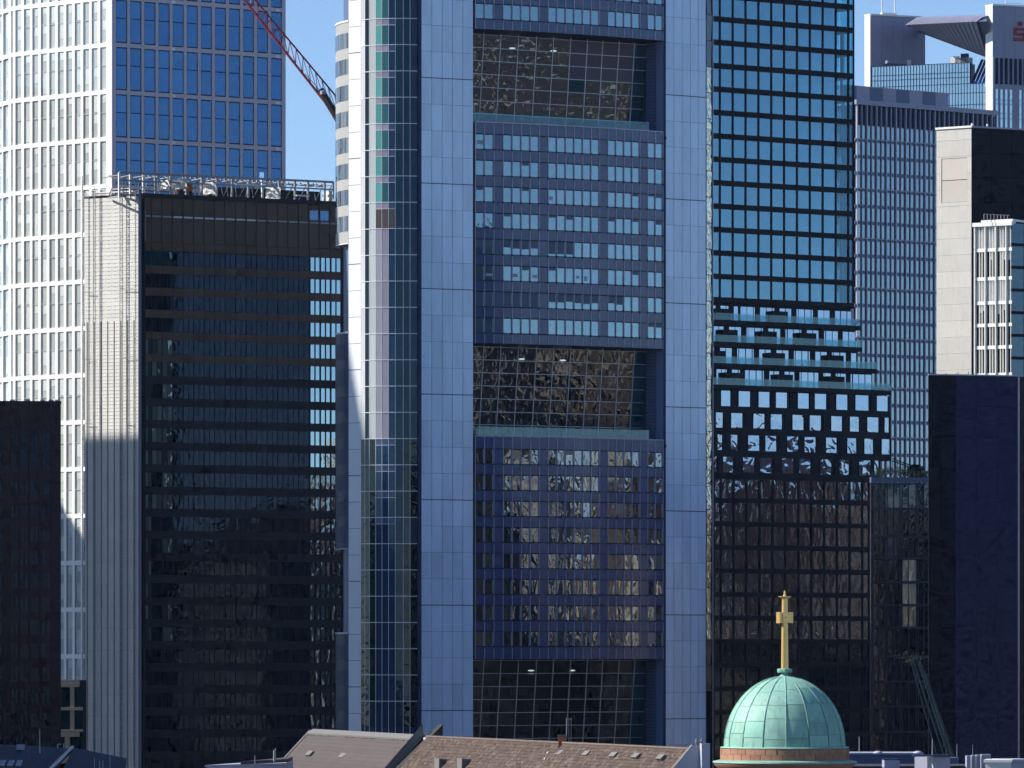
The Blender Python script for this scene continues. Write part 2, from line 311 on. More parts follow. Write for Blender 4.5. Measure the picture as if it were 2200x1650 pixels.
# ================================================================== 1  BLUE GARDEN TOWER (centre)
SHADE = [0, 0, 0]
def garden_tower():
    T = thing('office_tower', 'tall blue tower in the centre with recessed glazed garden floors and pale panel columns', 'office tower', (0, 815, 0))
    TOPZ = 215.0
    LC = Face.px(905.3, 796, 27)
    cols = [905.3, 927.7, 950, 972, 994.5, 1016.5]
    # --- left pale column
    lo = [166 + 56.7 * k for k in range(-5, 28)]
    def column(fc, cols, ys, mat, gap=0.035, off4=0):
        uu = [fc.u(c) for c in cols]
        for i in range(len(ys) - 1):
            for j in range(len(cols) - 1):
                g0 = 0.12 if (i + off4) % 4 == 0 else gap
                g1 = 0.12 if (i + 1 + off4) % 4 == 0 else gap
                piece(T, 'cladding_panel', fc, uu[j] + .03, uu[j + 1] - .03, fc.z(ys[i + 1]) + g1 / 2, fc.z(ys[i]) - g0 / 2, -.05, .0, mat, tilt=.0012, cap=420)
        return uu
    ul = column(LC, cols, lo, 'pale_panel', off4=3)
    # --- main curved front
    P0 = LC.p(LC.u(1021))
    def arc(m):
        fs = []; X, Y = P0
        for i in range(22):
            th = 22 + 17 * (i + .5) / 22
            f = Face(X, Y, th); f.w = m; fs.append(f); X, Y = f.p(m)
        return fs, X, Y
    a, b = 1.0, 2.0
    for _ in range(40):
        m = (a + b) / 2; fs, X, Y = arc(m)
        if 1100 + F * X / Y < 1424: a = m
        else: b = m
    PE = (X, Y)
    Zf = lambda y: H - (y - HZ) / F * P0[1]
    blank = {2, 7, 14, 19}
    # RC: right pale column
    RCs = (PE[0] + .35, PE[1] + .2)
    RC = Face(RCs[0], RCs[1], 36)
    rc_cols = [1430.5, 1447.8, 1465.6, 1483.5, 1500, 1516.5]
    ro = [204 + 57.0 * k - .006 * max(0, k) for k in range(-5, 28)]
    ro = [203 + 55.9 * k for k in range(-5, 28)]
    ur = column(RC, rc_cols, ro, 'pale_panel', off4=3)
    REc = RC.p(ur[-1])
    # inward offset helper for the garden rooms
    chord = Face(P0[0], P0[1], math.degrees(math.atan2(PE[1] - P0[1], PE[0] - P0[0])))
    CL = math.hypot(PE[0] - P0[0], PE[1] - P0[1])
    LT = math.tan(math.radians(6.5))
    DG = 3.6                                                    # garden glazing set back
    GG = Face(*chord.p(0, -DG), math.degrees(chord.th))
    # --- blocks
    def block(ytop, ybot, rows, low=False):
        rows = sorted(rows)
        zt, zb = Zf(ytop), Zf(ybot)
        pts = [f.p(0, -.10) for f in fs] + [fs[-1].p(m, -.10)]
        back = [chord.p(CL, -14), chord.p(0, -14)]
        mbb = MB(); mbb.prism(pts + back, zb, zt); mbb.build('storey_block', 'navy_trim', T)
        mu = MB(); dk = MB()
        for i, f in enumerate(fs):
            prev = zt
            for yw in rows:
                z1, z0 = Zf(yw), Zf(yw + 32.3)
                # spandrel above the window
                if prev - z1 > .3:
                    piece(T, 'spandrel_panel', f, .05, m - .05, z1 + .10, prev - .06, -.1, .02, 'spandrel' if (i * 7 + int(yw)) % 3 else 'spandrel_plum', tilt=.003)
                gm = 'gl_office_low' if low else 'gl_office'
                if i in blank: piece(T, 'spandrel_panel', f, .05, m - .05, z0 + .05, z1 - .05, -.1, .01, 'spandrel', tilt=.003)
                else: piece(T, 'window_pane', f, .10, m - .10, z0 + .06, z1 - .06, -.10, -.04, gm, tilt=.016 if low else .0025, cap=340)
                k_ = rows.index(yw)
                if not low and ytop == 263 and i not in blank:
                    if k_ == 6 and i < 8: piece(T, 'window_blind', f, .10, m - .10, z0 + .06, z1 - .06, -.05, -.03, 'blind_dark')
                    elif (k_ == 6 and i < 17) or (k_ == 4 and i < 11):
                        hb = RU(.5, .62) if k_ == 6 or i < 8 else .85
                        piece(T, 'window_blind', f, .10, m - .10, z1 - .06 - hb * (z1 - z0 - .12), z1 - .06, -.05, -.03, 'blind_dark')
                    elif R() < .14: piece(T, 'window_blind', f, .14, m - .14, z1 - .10 - RU(.1, .45), z1 - .07, -.05, -.03, 'blind_dark')
                    elif R() < (.40 if k_ == 5 and i < 13 else .02): piece(T, 'lit_room_spot', f, RU(.15, .4), RU(.7, m - .2), z0 + RU(.2, .8), z0 + RU(1.0, 1.3), -.05, -.035, 'lit_room_pale')  # pale plates: glimpses of lit rooms put in as colour
                if low and R() < .08 and i not in blank: piece(T, 'window_blind', f, .12, m - .12, z1 - .08 - RU(.5, 1.9), z1 - .08, -.05, -.03, 'blind_tan')
                prev = z0
            if prev - zb > .3:
                piece(T, 'spandrel_panel', f, .05, m - .05, zb + .02, prev - .08, -.1, .02, 'spandrel', tilt=.003)
            mu.box(f, -.05, .05, zb, zt, -.1, .08)
            if i not in blank:
                mu.box(f, m - .22, m - .12, zb, zt, -.1, .0)
        mu.box(fs[-1], m - .05, m + .05, zb, zt, -.3, .10)
        for f in fs:
            for yw in rows:
                dk.box(f, 0, m, Zf(yw) - .05, Zf(yw) + .09, -.1, .06)
                dk.box(f, 0, m, Zf(yw + 32.3) - .06, Zf(yw + 32.3) + .04, -.1, .05)
                dk.box(f, m - .11, m + .05, Zf(yw + 32.3) - .15, Zf(yw + 32.3) + .09, -.1, .12)
        mu.build('mullions', 'mullion_lilac', T, 'stuff'); dk.build('sill_bars', 'mullion_dark', T, 'stuff')
        cp = MB()
        for f in fs: cp.box(f, -.02, m + .02, zt, zt + .18, -.4, .14)
        cp.build('coping', 'mullion_lilac', T)
    block(263, 737, [287.5 + 56.4 * k for k in range(8)])
    block(938, 1416, [964 + 56.1 * k for k in range(8)], low=True)
    block(-240, 61.6, [7 - 56.4 * k for k in range(4)])
    # --- gardens
    gcols = [1003, 1039.5, 1076, 1114, 1152.7, 1189, 1226, 1262, 1295, 1330, 1363, 1391]
    gu = [GG.u(c) for c in gcols]
    for gi, (yt, yb, rh) in enumerate(((63, 270, 28.2), (738, 945, 27.9), (1416, 1640, 28.3))):
        z1, z0 = Zf(yt), Zf(yb)
        ys = [yt + 3 + rh * k for k in range(9)]
        ys = [y for y in ys if y < yb - 6] + [yb]
        fr = MB()
        for j in range(len(gu) - 1):
            for i in range(len(ys) - 1):
                if gi == 0 and i < 3 and 5 < j < 10: nm = 'gl_mauve_dim'
                elif R() < .04 and gi == 0: nm = 'gl_c6'
                else: nm = 'gl_garden' if gi < 2 else 'gl_garden_low'
                if j == len(gu) - 2: nm = 'gl_teal_dark'
                dm = -(z1 - (Zf(ys[i + 1]) + Zf(ys[i])) / 2) * LT
                piece(T, 'garden_pane', GG, gu[j] + .05, gu[j + 1] - .05, Zf(ys[i + 1]) + .05, Zf(ys[i]) - .05, dm - .04, dm, nm, tilt=.010, lean=math.atan(LT))
        for u in gu:                                               # the glazing leans outwards at the top
            A0, A1 = [GG.p(u - .06, q) for q in (.12, -.05)]; A2, A3 = [GG.p(u + .06, q) for q in (-.05, .12)]
            dB = -(z1 - z0) * LT; B0, B1 = [GG.p(u - .06, q + dB) for q in (.12, -.05)]; B2, B3 = [GG.p(u + .06, q + dB) for q in (-.05, .12)]
            fr.hexa([(*q, z0) for q in (B0, B3, B2, B1)], [(*q, z1 + .3) for q in (A0, A3, A2, A1)])
        for y in ys:
            dd = -(z1 - Zf(y)) * LT; fr.box(GG, gu[0], gu[-1], Zf(y) - .045, Zf(y) + .045, dd - .04, dd + .10)
        fr.build('garden_mullions', 'mullion_grey', T, 'stuff')
        # galleries, stairs and partitions inside
        for mt_ in ('facade_brown', 'facade_grey', 'facade_cream', 'room_dark'):
            fu = MB()
            for q in range(9):
                u = RU(gu[1], gu[-2] - 1); w_ = RU(.3, 2.6); zz = z0 + RU(0, (z1 - z0) * .8); dd = RU(-8.5, -1.5)
                fu.box(GG, u, u + w_, zz, zz + RU(.25, 3.0), dd - RU(.2, 1.2), dd)
            fu.build('garden_fittings', mt_, T, 'stuff')
        # room behind
        rm = MB(); rm.box(GG, gu[0] - 1, gu[-1] + 1, z0 - 1, z1 + 1, -9.5, -9.0); rm.box(GG, gu[0] - 1, gu[-1] + 1, z0 - .5, z0 - .1, -9, 3.6)
        rm.build('garden_room', 'room_dark', T)
        # balustrade
        if gi < 2:
            bt = Zf(yb - 30)
            for j in range(10):
                b0, b1 = CL * j / 10.6, CL * (j + 1) / 10.6
                piece(T, 'balustrade_pane', Face(*chord.p(0, -.9), math.degrees(chord.th)), b0, b1 - .02, Zf(yb - 2), bt, -.02, .02, 'gl_balustrade')
        # pendant lamps, pots and shrubs in the garden
        for q in range(2):
            c = GG.p(CL * (.3 + .22 * q + .05 * gi), -2.0); lm = MB()
            lm.lathe(c[0], c[1], [(0.01, z1 - 1.55), (.42, z1 - 1.6), (.46, z1 - 1.7), (.01, z1 - 1.78)], 12)
            lm.build('pendant_lamp', 'lamp_white', T)
        pl = MB()
        for q in range(26):
            u = RU(.5, CL * .72); w = RU(.15, .4); zz = z0 + RU(.6, 1.9)
            for _ in range(7):
                uu = u + RU(-w, w); pl.box(GG, uu, uu + RU(.04, .16), z0 - .1, zz * 1 - RU(0, .5), .6, .6 + RU(.05, .2))
        pl.build('garden_plants', 'leaf_dark', T, 'stuff')
    # --- right jamb with louvres, right column body
    jf = Face(*PE, math.degrees(fs[-1].th))
    bd = MB()
    bd.prism([(REc[0] - .02, REc[1]), RC.p(0, -.05), jf.p(.12, -.3), jf.p(.12, -9), RC.p(ur[-1], -9)][::1], 0, TOPZ)
    bd2 = MB(); bd2.prism([RC.p(.02, -.05), RC.p(ur[-1], -.05), RC.p(ur[-1], -9.5), jf.p(.10, -9.5), jf.p(.10, -.2)], 0, TOPZ)
    bd2.build('column_wall', 'navy_trim', T)
    lv = MB()
    for (yt, yb) in ((63, 262), (738, 938), (1416, 1640)):
        y = yt
        while y < yb:
            za, zb_ = Zf(y), Zf(y + 6.2)
            A = jf.p(.10, -.3 - 1.4); B = jf.p(.10, -DG - .2)
            nx, ny = -jf.c, -jf.s
            P = [B, A, (A[0] + nx * .07, A[1] + ny * .07), (B[0] + nx * .07, B[1] + ny * .07)]
            lv.hexa([(*q, zb_) for q in P], [(*q, za) for q in P]); y += 7.2
    lv.build('jamb_louvres', 'louvre_blue', T, 'stuff')
    jp = MB()
    for (yt, yb) in ((63, 262), (738, 938), (1416, 1640)):
        A = jf.p(.10, -.02); B = jf.p(.10, -1.6); nx, ny = -jf.c, -jf.s
        P = [B, A, (A[0] + nx * .03, A[1] + ny * .03), (B[0] + nx * .03, B[1] + ny * .03)]
        jp.hexa([(*q, Zf(yb)) for q in P], [(*q, Zf(yt)) for q in P])
    jp.build('jamb_panel', 'jamb_blue', T, 'stuff')
    # --- sliver of corner glass at the right edge
    SV = Face(*REc, 62); su = SV.u(1530.5)
    sl_ = MB()
    for k in range(-3, 26):
        y = 30 + 56 * k
        piece(T, 'corner_pane', SV, .25, su - .25, SV.z(y + 56) + .06, SV.z(y) - .06, -.05, 0, 'gl_sliver' if 120 < y < 1320 else 'gl_low_dark', tilt=.03)
        sl_.box(SV, .2, su - .2, SV.z(y) - .05, SV.z(y) + .05, -.05, .05)
    sl_.box(SV, 0, .22, 0, TOPZ, -.3, .02); sl_.box(SV, su - .25, su - .1, 0, TOPZ, -.3, .05)
    sl_.build('corner_frame', 'mullion_dark', T)
    ed = MB(); ed.box(SV, su - .1, su, 0, TOPZ, -.3, .16); ed.build('edge_tube', 'mullion_grey', T)
    SE = SV.p(su, -.1)
    # --- rounded glass corner on the left
    fin = MB(); fin.box(LC, LC.u(898.5), -.05, 0, TOPZ, -.6, .05); fin.build('corner_fin', 'navy_trim', T)
    bx = [898, 881, 866.3, 849.3, 834.7, 820.5, 807, 793.5, 784, 775.3]
    cur = LC.p(LC.u(898.2), -.25); cf = []
    for i in range(9):
        th = 12 - 52 * i / 8.0
        f = Face(*cur, th); uL = f.u(bx[i + 1])
        q = f.p(uL); g_ = Face(*q, th); g_.w = -uL; cf.append(g_); cur = q
    cf.reverse()                                                  # left to right
    rows = [40 + 56.4 * k for k in range(-5, 28)]
    ZC = lambda y: H - (y - HZ) / F * cf[4].Y
    mats = ['gl_c0', 'gl_c1', 'gl_c2', 'gl_c3', 'gl_c4', 'gl_c5', 'gl_c6', 'gl_c7', 'gl_c7']  # sunlit left columns paler, shaded right ones darker in the glass colour
    mu = MB()
    for i in range(len(rows) - 1):
        y0, y1 = rows[i], rows[i + 1]
        for j, f in enumerate(cf):
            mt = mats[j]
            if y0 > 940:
                mt = 'gl_low_dark' if j in (0, 1, 2) else ('gl_low_dark' if j >= 7 else ('gl_c5' if j in (3, 4, 5) else 'gl_c7'))  # lower panes darkened: the shadow there is put into the glass colour
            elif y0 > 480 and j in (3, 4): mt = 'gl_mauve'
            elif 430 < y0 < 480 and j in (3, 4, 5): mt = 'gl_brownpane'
            if j in (3, 4, 5) and (y0 < 480 or 930 < y0 < 1120):
                zs = ZC(y0 + 14)
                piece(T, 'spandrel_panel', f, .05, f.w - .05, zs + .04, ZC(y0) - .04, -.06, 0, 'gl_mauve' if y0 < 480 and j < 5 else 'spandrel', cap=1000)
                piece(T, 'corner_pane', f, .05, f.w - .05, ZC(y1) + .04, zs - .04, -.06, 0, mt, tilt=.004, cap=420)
                mu.box(f, 0, f.w * 1, zs - .03, zs + .03, -.06, .03)
            else:
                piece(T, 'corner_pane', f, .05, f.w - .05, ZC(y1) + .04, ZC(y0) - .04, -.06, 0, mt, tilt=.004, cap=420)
            mu.box(f, -.02, f.w + .02, ZC(y0) - .045, ZC(y0) + .045, -.05, .05)
    for f in cf: mu.box(f, -.03, .03, 0, TOPZ, -.08, .02)
    mu.build('corner_mullions', 'mullion_white', T, 'stuff')
    body = MB()
    inner = [f.p(0, -.12) for f in cf] + [cf[-1].p(cf[-1].w, -.12), LC.p(-.3, -.3)]
    # --- cream panel strip left of it
    SHADE[:] = [0, 0, 0]
    ST = Face(cf[0].X, cf[0].Y, -44); uL = ST.u(748.5); SP = Face(*ST.p(uL), -44); sw = -uL
    SHADE[:] = [SP.X, SP.Y, SP.z(742)]
    ys = [172 + 56.7 * k for k in range(-6, 27)]
    for i in range(len(ys) - 1):
        gp = .16 if i % 4 == 0 else .06
        piece(T, 'strip_panel', SP, .04, sw - .06, SP.z(ys[i + 1]) + gp / 2, SP.z(ys[i]) - .03, -.05, 0, 'strip_white')
    inner = [SP.p(0, -.12)] + inner
    back = [chord.p(CL * .1, -15), chord.p(-6, -19)]
    body.prism(inner + [LC.p(0, -.06), LC.p(LC.u(1016.7), -.06), LC.p(LC.u(1016.7), -3.6), chord.p(0, -14)] + [chord.p(-5, -19)], 0, TOPZ)
    body.build('tower_wall', 'navy_trim', T)
    core = MB(); core.prism([chord.p(-3, -14.2), chord.p(CL, -14.2), RC.p(ur[-1], -9.4), SE, chord.p(CL + 3, -22), chord.p(CL * .5, -46), chord.p(-6, -24)], 0, TOPZ)
    core.build('tower_core', 'dark_core', T)
    # --- curved flank on the far left: storeys and open garden levels
    BX = []; cur = SP.p(0, -.0)
    for k in range(9):
        th = -60 - 5.2 * k
        f = Face(*cur, th); q = f.p(-1.15); g_ = Face(*q, th); g_.w = 1.15; BX.append(g_); cur = q
    ZB = lambda y: H - (y - HZ) / F * SP.Y
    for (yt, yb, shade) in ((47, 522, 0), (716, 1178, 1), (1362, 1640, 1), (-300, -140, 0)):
        wl = MB(); pts = [f.p(f.w, 0) for f in BX] + [BX[-1].p(0, 0)]
        inn = [BX[-1].p(0, -7), BX[0].p(0, -6)]
        wl.prism(pts + inn, ZB(yb), ZB(yt)); wl.build('flank_storeys', 'flank_grey' if not shade else 'navy_panel', T)  # shade flag swaps in navy: cast shadow put into wall and pane colours
        y = yt + 23
        while y + 34 < yb + 2:
            for k, f in enumerate(BX[:7]):
                for h_ in range(2):
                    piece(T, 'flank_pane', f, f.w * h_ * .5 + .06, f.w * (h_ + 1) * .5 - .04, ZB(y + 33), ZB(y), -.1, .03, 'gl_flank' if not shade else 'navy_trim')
            y += 56.2
        tr = MB()
        for f in BX:
            tr.box(f, -.02, f.w + .02, ZB(yt), ZB(yt) + .25, -.3, .10); tr.box(f, -.02, f.w + .02, ZB(yb) - .12, ZB(yb), -.3, .06)
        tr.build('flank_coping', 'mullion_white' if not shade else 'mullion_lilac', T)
    gl = MB(); gl.prism([SP.p(0, -.3), BX[4].p(.6, -1.0), BX[7].p(0, -3.0), BX[7].p(0, -8), SP.p(0, -9)][::-1], 0, TOPZ)
    gl.build('flank_garden_wall', 'louvre_blue', T)
    return T
garden_tower()

# ================================================================== 2  WHITE GRID TOWER (far left)
def white_tower():
    T = thing('office_tower', 'white framed high-rise at far left, sunlit left side and deep blue glass right side', 'office tower', (-80, 1095, 0))
    Y0 = 1080.0; TOP = 215.0
    RF = Face.px(240, Y0, 35); LF0 = Face.px(240, Y0, -43)
    uk = LF0.u(27.5); LF = Face(*LF0.p(uk), -43); LW = -uk
    K0 = Face(LF.X, LF.Y, -66); uk2 = K0.u(-70); KF = Face(*K0.p(uk2), -66); KW = -uk2
    RW = RF.u(613)
    bd = MB(); bd.prism([KF.p(0, -.7), LF.p(0, -.7), LF.p(LW - .5, -.7), RF.p(RW - .4, -.7), RF.p(RW - .4, -34), KF.p(0, -34)], 0, TOP)
    bd.build('tower_core', 'room_grey', T)
    rowsR = [100 + 101.5 * k for k in range(-2, 14)]               # window tops at the corner, right face
    cx = [248.8 + 30.55 * i - .02 * i * i for i in range(12)]
    ws = []
    fr = MB(); uu = [(RF.u(c - .4), RF.u(c + 24.2 - .13 * i)) for i, c in enumerate(cx)]
    prev = -.02
    for (a, b) in uu: fr.box(RF, prev, a, 0, TOP, -.7, .12); prev = b
    fr.box(RF, prev, RW, 0, TOP, -.9, .12)
    for k, y in enumerate(rowsR):
        zt = RF.z(y); zb = RF.z(y + 92.5); znext = RF.z(y + 101.5)
        if y > 480: continue
        fr.box(RF, 0, RW - .02, znext, zb, -.7, .10)
        for j, (a, b) in enumerate(uu):
            w = piece(T, 'window', RF, a, b, zb, zt, -.45, -.12, 'black_frame')
            if not w: continue
            W, Hh = b - a - .32, zt - zb
            split = .575 * Hh
            sub(w, 'window_pane', W, .06, split - .30, (0, -.20, -Hh / 2 + .14 + split / 2 - .05), 'gl_blue')
            sub(w, 'window_pane', W, .06, Hh - split - .32, (0, -.20, Hh / 2 - .14 - (Hh - split - .2) / 2), 'gl_blue')
            if R() < .07: sub(w, 'blind', W * RU(.2, .5), .02, RU(.8, 2.4), (RU(-.4, .4), -.24, RU(-2.5, 2.5)), 'gl_teal')
    fr.build('facade_frame', 'frame_shaded', T)  # white frame with the right face's shade put into its colour
    ch = MB()
    for y in rowsR:                                                # white plates that stand in for bright reflections at floor bands
        for c in (372, 596):
            u = RF.u(c); zb = RF.z(y + 93.5); ch.box(RF, u - .45, u + .45, zb - .62, zb - .08, .1, .14)
    ch.build('reflection_plate', 'steel_white', T, 'stuff')
    # lit left face
    fr = MB(); lx = [33 + 18.2 * i for i in range(11)]
    lu = [(LF.u(c), LF.u(c + 13.0)) for c in lx]
    prev = 0
    for (a, b) in lu: fr.box(LF, prev, a, 0, TOP, -.7, .0); prev = b
    fr.box(LF, prev, LW, 0, TOP, -.7, .0)
    rowsL = [100 + 101.2 * k for k in range(-2, 15)]
    zr = [(LF0.z(y + 91.5), LF0.z(y)) for y in rowsL]
    for (zb, zt) in zr:
        fr.box(LF, 0, LW - .01, zb - .82, zb, -.7, -.02)
        for j, (a, b) in enumerate(lu):
            w = piece(T, 'window', LF, a, b, zb, zt, -.36, -.30, 'room_grey', cap=420)
            if not w: continue
            W, Hh = b - a, zt - zb
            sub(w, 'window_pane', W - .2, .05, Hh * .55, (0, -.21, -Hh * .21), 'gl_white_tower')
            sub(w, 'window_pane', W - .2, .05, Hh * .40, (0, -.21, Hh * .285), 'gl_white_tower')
            sub(w, 'transom', W, .1, .10, (0, -.21, Hh * .075), 'mullion_grey')
            sub(w, 'window_frame', .09, .12, Hh, (-W / 2 + .06, -.20, 0), 'mullion_grey')
            for (lo_, hi) in ((-.48, .06), (.09, .48)):
                if R() < .62:
                    h = (hi - lo_) * Hh * (RU(.3, .75) if R() < .75 else .97)
                    sub(w, 'blind', W * .62, .03, h, (W * .08, -.10, hi * Hh - h / 2), 'blind')
    prev = 0
    ku = [(KF.u(-18), KF.u(4)), (KF.u(6.5), KF.u(18.5)), (KF.u(23.5), KF.u(27))]
    for (a, b) in ku: fr.box(KF, prev, a, 0, TOP, -.7, 0); prev = b
    for (zb, zt) in zr:
        fr.box(KF, 0, KW, zb - .8, zb, -.7, -.03)
        for (a, b) in ku:
            w = piece(T, 'window', KF, a, b, zb, zt, -.55, -.5, 'room_grey', cap=470)
            if w:
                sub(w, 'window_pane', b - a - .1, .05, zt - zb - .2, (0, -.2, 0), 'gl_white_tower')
                if R() < .7: sub(w, 'blind', (b - a) * .6, .03, (zt - zb) * RU(.3, .6), (0, -.1, RU(-2, 2)), 'blind')
    fr.build('facade_frame', 'white_frame', T)
white_tower()

# ================================================================== 3  DARK BRONZE SLAB WITH SHEETED END
def bronze_slab():
    T = thing('office_tower', 'dark bronze office slab with pale ribbed end wall and open steel frames on its roof', 'office tower', (-45, 895, 0))
    Y0 = 880.0
    RF = Face.px(309, Y0, 29); RW = RF.u(745)
    LF0 = Face.px(297, Y0, -32); ul = LF0.u(181); LF = Face(*LF0.p(ul), -32); LW = -ul
    zr = RF.z(424)
    bd = MB(); bd.prism([LF.p(.1, -.35), LF.p(LW, -.35), LF.p(LW, -2.0), RF.p(-.1, -.25), RF.p(RW, -.25), RF.p(RW, -15), RF.p(-.5, -16), LF.p(.1, -13)], 0, zr)
    bd.build('tower_core', 'bronze_dark', T)
    # corner return between the two
    c = MB(); c.box(Face(*LF.p(LW, 0), 29), .0, .55, 0, LF.z(424), -.6, -.02); c.build('corner_strip', 'lilac_metal', T)
    mx = [312] + [325.9 + 22.55 * i for i in range(19)]
    mu = MB(); us = [RF.u(c) for c in mx]
    # plant floor, tall bronze panels
    for j in range(len(us) - 1):
        a, b = us[j] + .08, us[j + 1] - .08
        piece(T, 'bronze_panel', RF, a, b, RF.z(461), RF.z(421), -.2, 0, 'bronze')
        piece(T, 'bronze_panel', RF, a, b, RF.z(519), RF.z(466.5), -.2, 0, 'bronze')
        piece(T, 'sill', RF, a, b - .15, RF.z(465.5), RF.z(462), -.1, .18, 'steel_white' if 2 < j < 11 else 'steel')
        piece(T, 'bronze_band', RF, us[j] + .03, us[j + 1] - .03, RF.z(537.5), RF.z(520), -.2, .05, 'bronze_band')
        mu.box(RF, us[j] - .06, us[j] + .06, RF.z(519), RF.z(420), -.1, .14)
    for j in (16, 17): piece(T, 'window_pane', RF, us[j] + .1, us[j + 1] - .3, RF.z(458), RF.z(437), -.1, .03, 'gl_navy')
    rows = [539.5 + 47.55 * k for k in range(23)]
    for k, y in enumerate(rows):
        z1, z0 = RF.z(y), RF.z(y + 29.5)
        for j in range(len(us) - 1):
            a, b = us[j], us[j + 1]; w = (b - a - .28) / 2
            if j >= 16: nm = 'gl_slab_sky' if k < 10 else 'gl_warp'  # end bays: sky reflection put into a paler blue glass
            elif j < 3 and 3 < k < 18 and R() < (.95 if k < 12 else .4): nm = 'gl_slab_green'
            elif j < 3 and k == 0: nm = 'gl_teal_dark'
            else: nm = 'gl_slab'
            for q in range(2):
                gq = .16 if j >= 16 else 0
                piece(T, 'window_pane', RF, a + .10 + q * (w + .10) + gq, a + .10 + q * (w + .10) + w, z0, z1, -.15, .0 if j < 16 else .02, nm, tilt=.003, cap=320)
            piece(T, 'bronze_band', RF, a + .03, b - .03, RF.z(y + 47.0), z0 - .05, -.2, .05, 'bronze_band' if k < 5 else 'bronze_dark', cap=320)
    mw = MB()
    for u in us: mw.box(RF, u - .03, u + .03, 0, RF.z(538), -.1, .07)
    mw.build('window_mullions', 'bronze_dark', T, 'stuff')
    mu.build('mullions', 'bronze_mullion', T, 'stuff')
    # pale end wall: laid courses above, ribbed strips below
    y = 421.0; k = 0
    Zl = lambda y: LF.z(y, LW)
    while y < 683:
        nb = [0, LW * .33, LW * .70, LW] if k % 2 else [0, LW * .5, LW]
        for a, b in zip(nb[:-1], nb[1:]):
            piece(T, 'wall_sheet', LF, a + .012, b - .012, Zl(y + 8.3), Zl(y) - .035, -.3, 0, 'concrete_white', tilt=.002)
        y += 8.35; k += 1
    gx = [181, 187.5, 203, 217.5, 231.5, 245.5, 260, 274, 288, 297]
    gu = [LF.u(c) for c in gx]
    y = 685.0
    while y < 1640:
        hgt = 47.5
        for j in range(len(gu) - 1):
            piece(T, 'wall_rib', LF, gu[j] + .13, gu[j + 1] - .13 + (.13 if j == len(gu) - 2 else 0), Zl(y + hgt) + .015, Zl(y), -.3, 0, 'concrete_white')
        y += hgt
    cl = MB(); yy = 692.0
    while yy < 1640:
        for j in range(len(gu) - 1): cl.box(LF, gu[j] + .11, gu[j + 1] - .11, Zl(yy) - .035, Zl(yy) + .035, -.1, .045)
        yy += 7.6
    cl.build('course_ledges', 'concrete_white', T, 'stuff')
    gb = MB(); gb.box(LF, 0.02, LW - .02, 0, LF.z(422), -.4, -.25); gb.build('wall_backing', 'groove', T)
    # mounting clips of the sheeted wall
    cp = MB(); yy = 430.0
    while yy < 683:
        if R() < .8:
            for xx in (191, 205, 219, 233, 247, 262, 276, 291):
                u = LF.u(xx); cp.box(LF, u - .10, u + .10, Zl(yy) - .04, Zl(yy) + .04, 0, .05)
        yy += 8.35
    cp.build('wall_clips', 'mullion_grey', T, 'stuff')
    # roof edge and steel frames
    rl = MB(); rl.box(RF, -.3, RW, zr, RF.z(415), -.4, .3)
    rl.build('roof_edge', 'bronze_dark', T)
    zt, zm = RF.z(373), RF.z(388); px_ = [258, 284, 314, 340, 372, 406, 440, 472, 505, 540, 570, 606, 640, 668, 704, 722]
    ZP = lambda x: RF.z(373)
    fr = MB()
    for i, xx in enumerate(px_):
        u = RF.u(xx) if xx > 305 else RF.u(305) - (305 - xx) / 13.8
        piece(T, 'roof_post', RF, u - .14, u + .14, zr - .1, ZP(xx) + .1, -1.2, -.9, 'steel_white' if i in (0, 1, 2, 10) else 'steel')
        fr.box(RF, u - .1, u + .1, zr, zr + .25, -5, -1.1)
        fr.tube((*RF.p(u, -1.0), zt), (*RF.p(u + .1, -5), zr + .6), .09, 5)
        fr.tube((*RF.p(u, -1.0), zt - .3), (*RF.p(u, -7), zt - .3), .10, 5)
    u0, u1 = RF.u(305) - 47 / 13.8, RF.u(722)
    for (zz, th, d) in ((zt + .1, .16, -.95), (zm, .10, -.95), (zr + .35, .12, -.9), (zt - .2, .14, -5.0), (zr + .7, .10, -3.0)):
        fr.box(RF, u0, u1, zz - th, zz + th, d - .15, d + .15)
    for i in range(30):
        u = RU(u0 + 2, u1); fr.tube((*RF.p(u, -2), zr + .2), (*RF.p(u + RU(-.6, .9), -2.2), zt - RU(.4, 1.6)), .05, 5)
    fr.build('roof_steelwork', 'steel', T, 'stuff')
    dk = MB(); dk.box(RF, RF.u(478), u1, zr + .1, zt - 1.1, -8, -5.4); dk.box(RF, RF.u(408), RF.u(440), zr + .1, zt - .8, -7, -4.5)
    dk.build('roof_plant', 'bronze_dark', T)
    # small white plates under the top rail
    for i in range(46):
        u = u0 + 3.8 + (u1 - u0 - 4) * i / 46.0 + RU(-.1, .1)
        if R() < .8: piece(T, 'roof_plate', Face(*RF.p(u, -.7), -40), 0, .42, zt - .52, zt - .24, -.05, 0, 'steel_white')
    # crumpled tarpaulins, boards
    for (x0, x1, y0, y1) in ((372, 403, 378, 402), (358, 366, 384, 402), (444, 465, 384, 410), (584, 604, 388, 416), (706, 716, 392, 424)):
        tb = MB(); n = 9; vs_ = []
        for i in range(n + 1):
            for j in range(n + 1):
                x = x0 + (x1 - x0) * i / n + RU(-1.2, 1.2); y = y0 + (y1 - y0) * j / n + RU(-1, 1)
                p_ = RF.p(RF.u(x), -2.2 + 2.0 * i / n + RU(-.18, .18)); vs_.append((*p_, RF.z(y)))
        tb.add(vs_, [(i * (n + 1) + j, (i + 1) * (n + 1) + j, (i + 1) * (n + 1) + j + 1, i * (n + 1) + j + 1) for i in range(n) for j in range(n)])
        tb.build('tarpaulin', 'tarp', T, smooth=True)
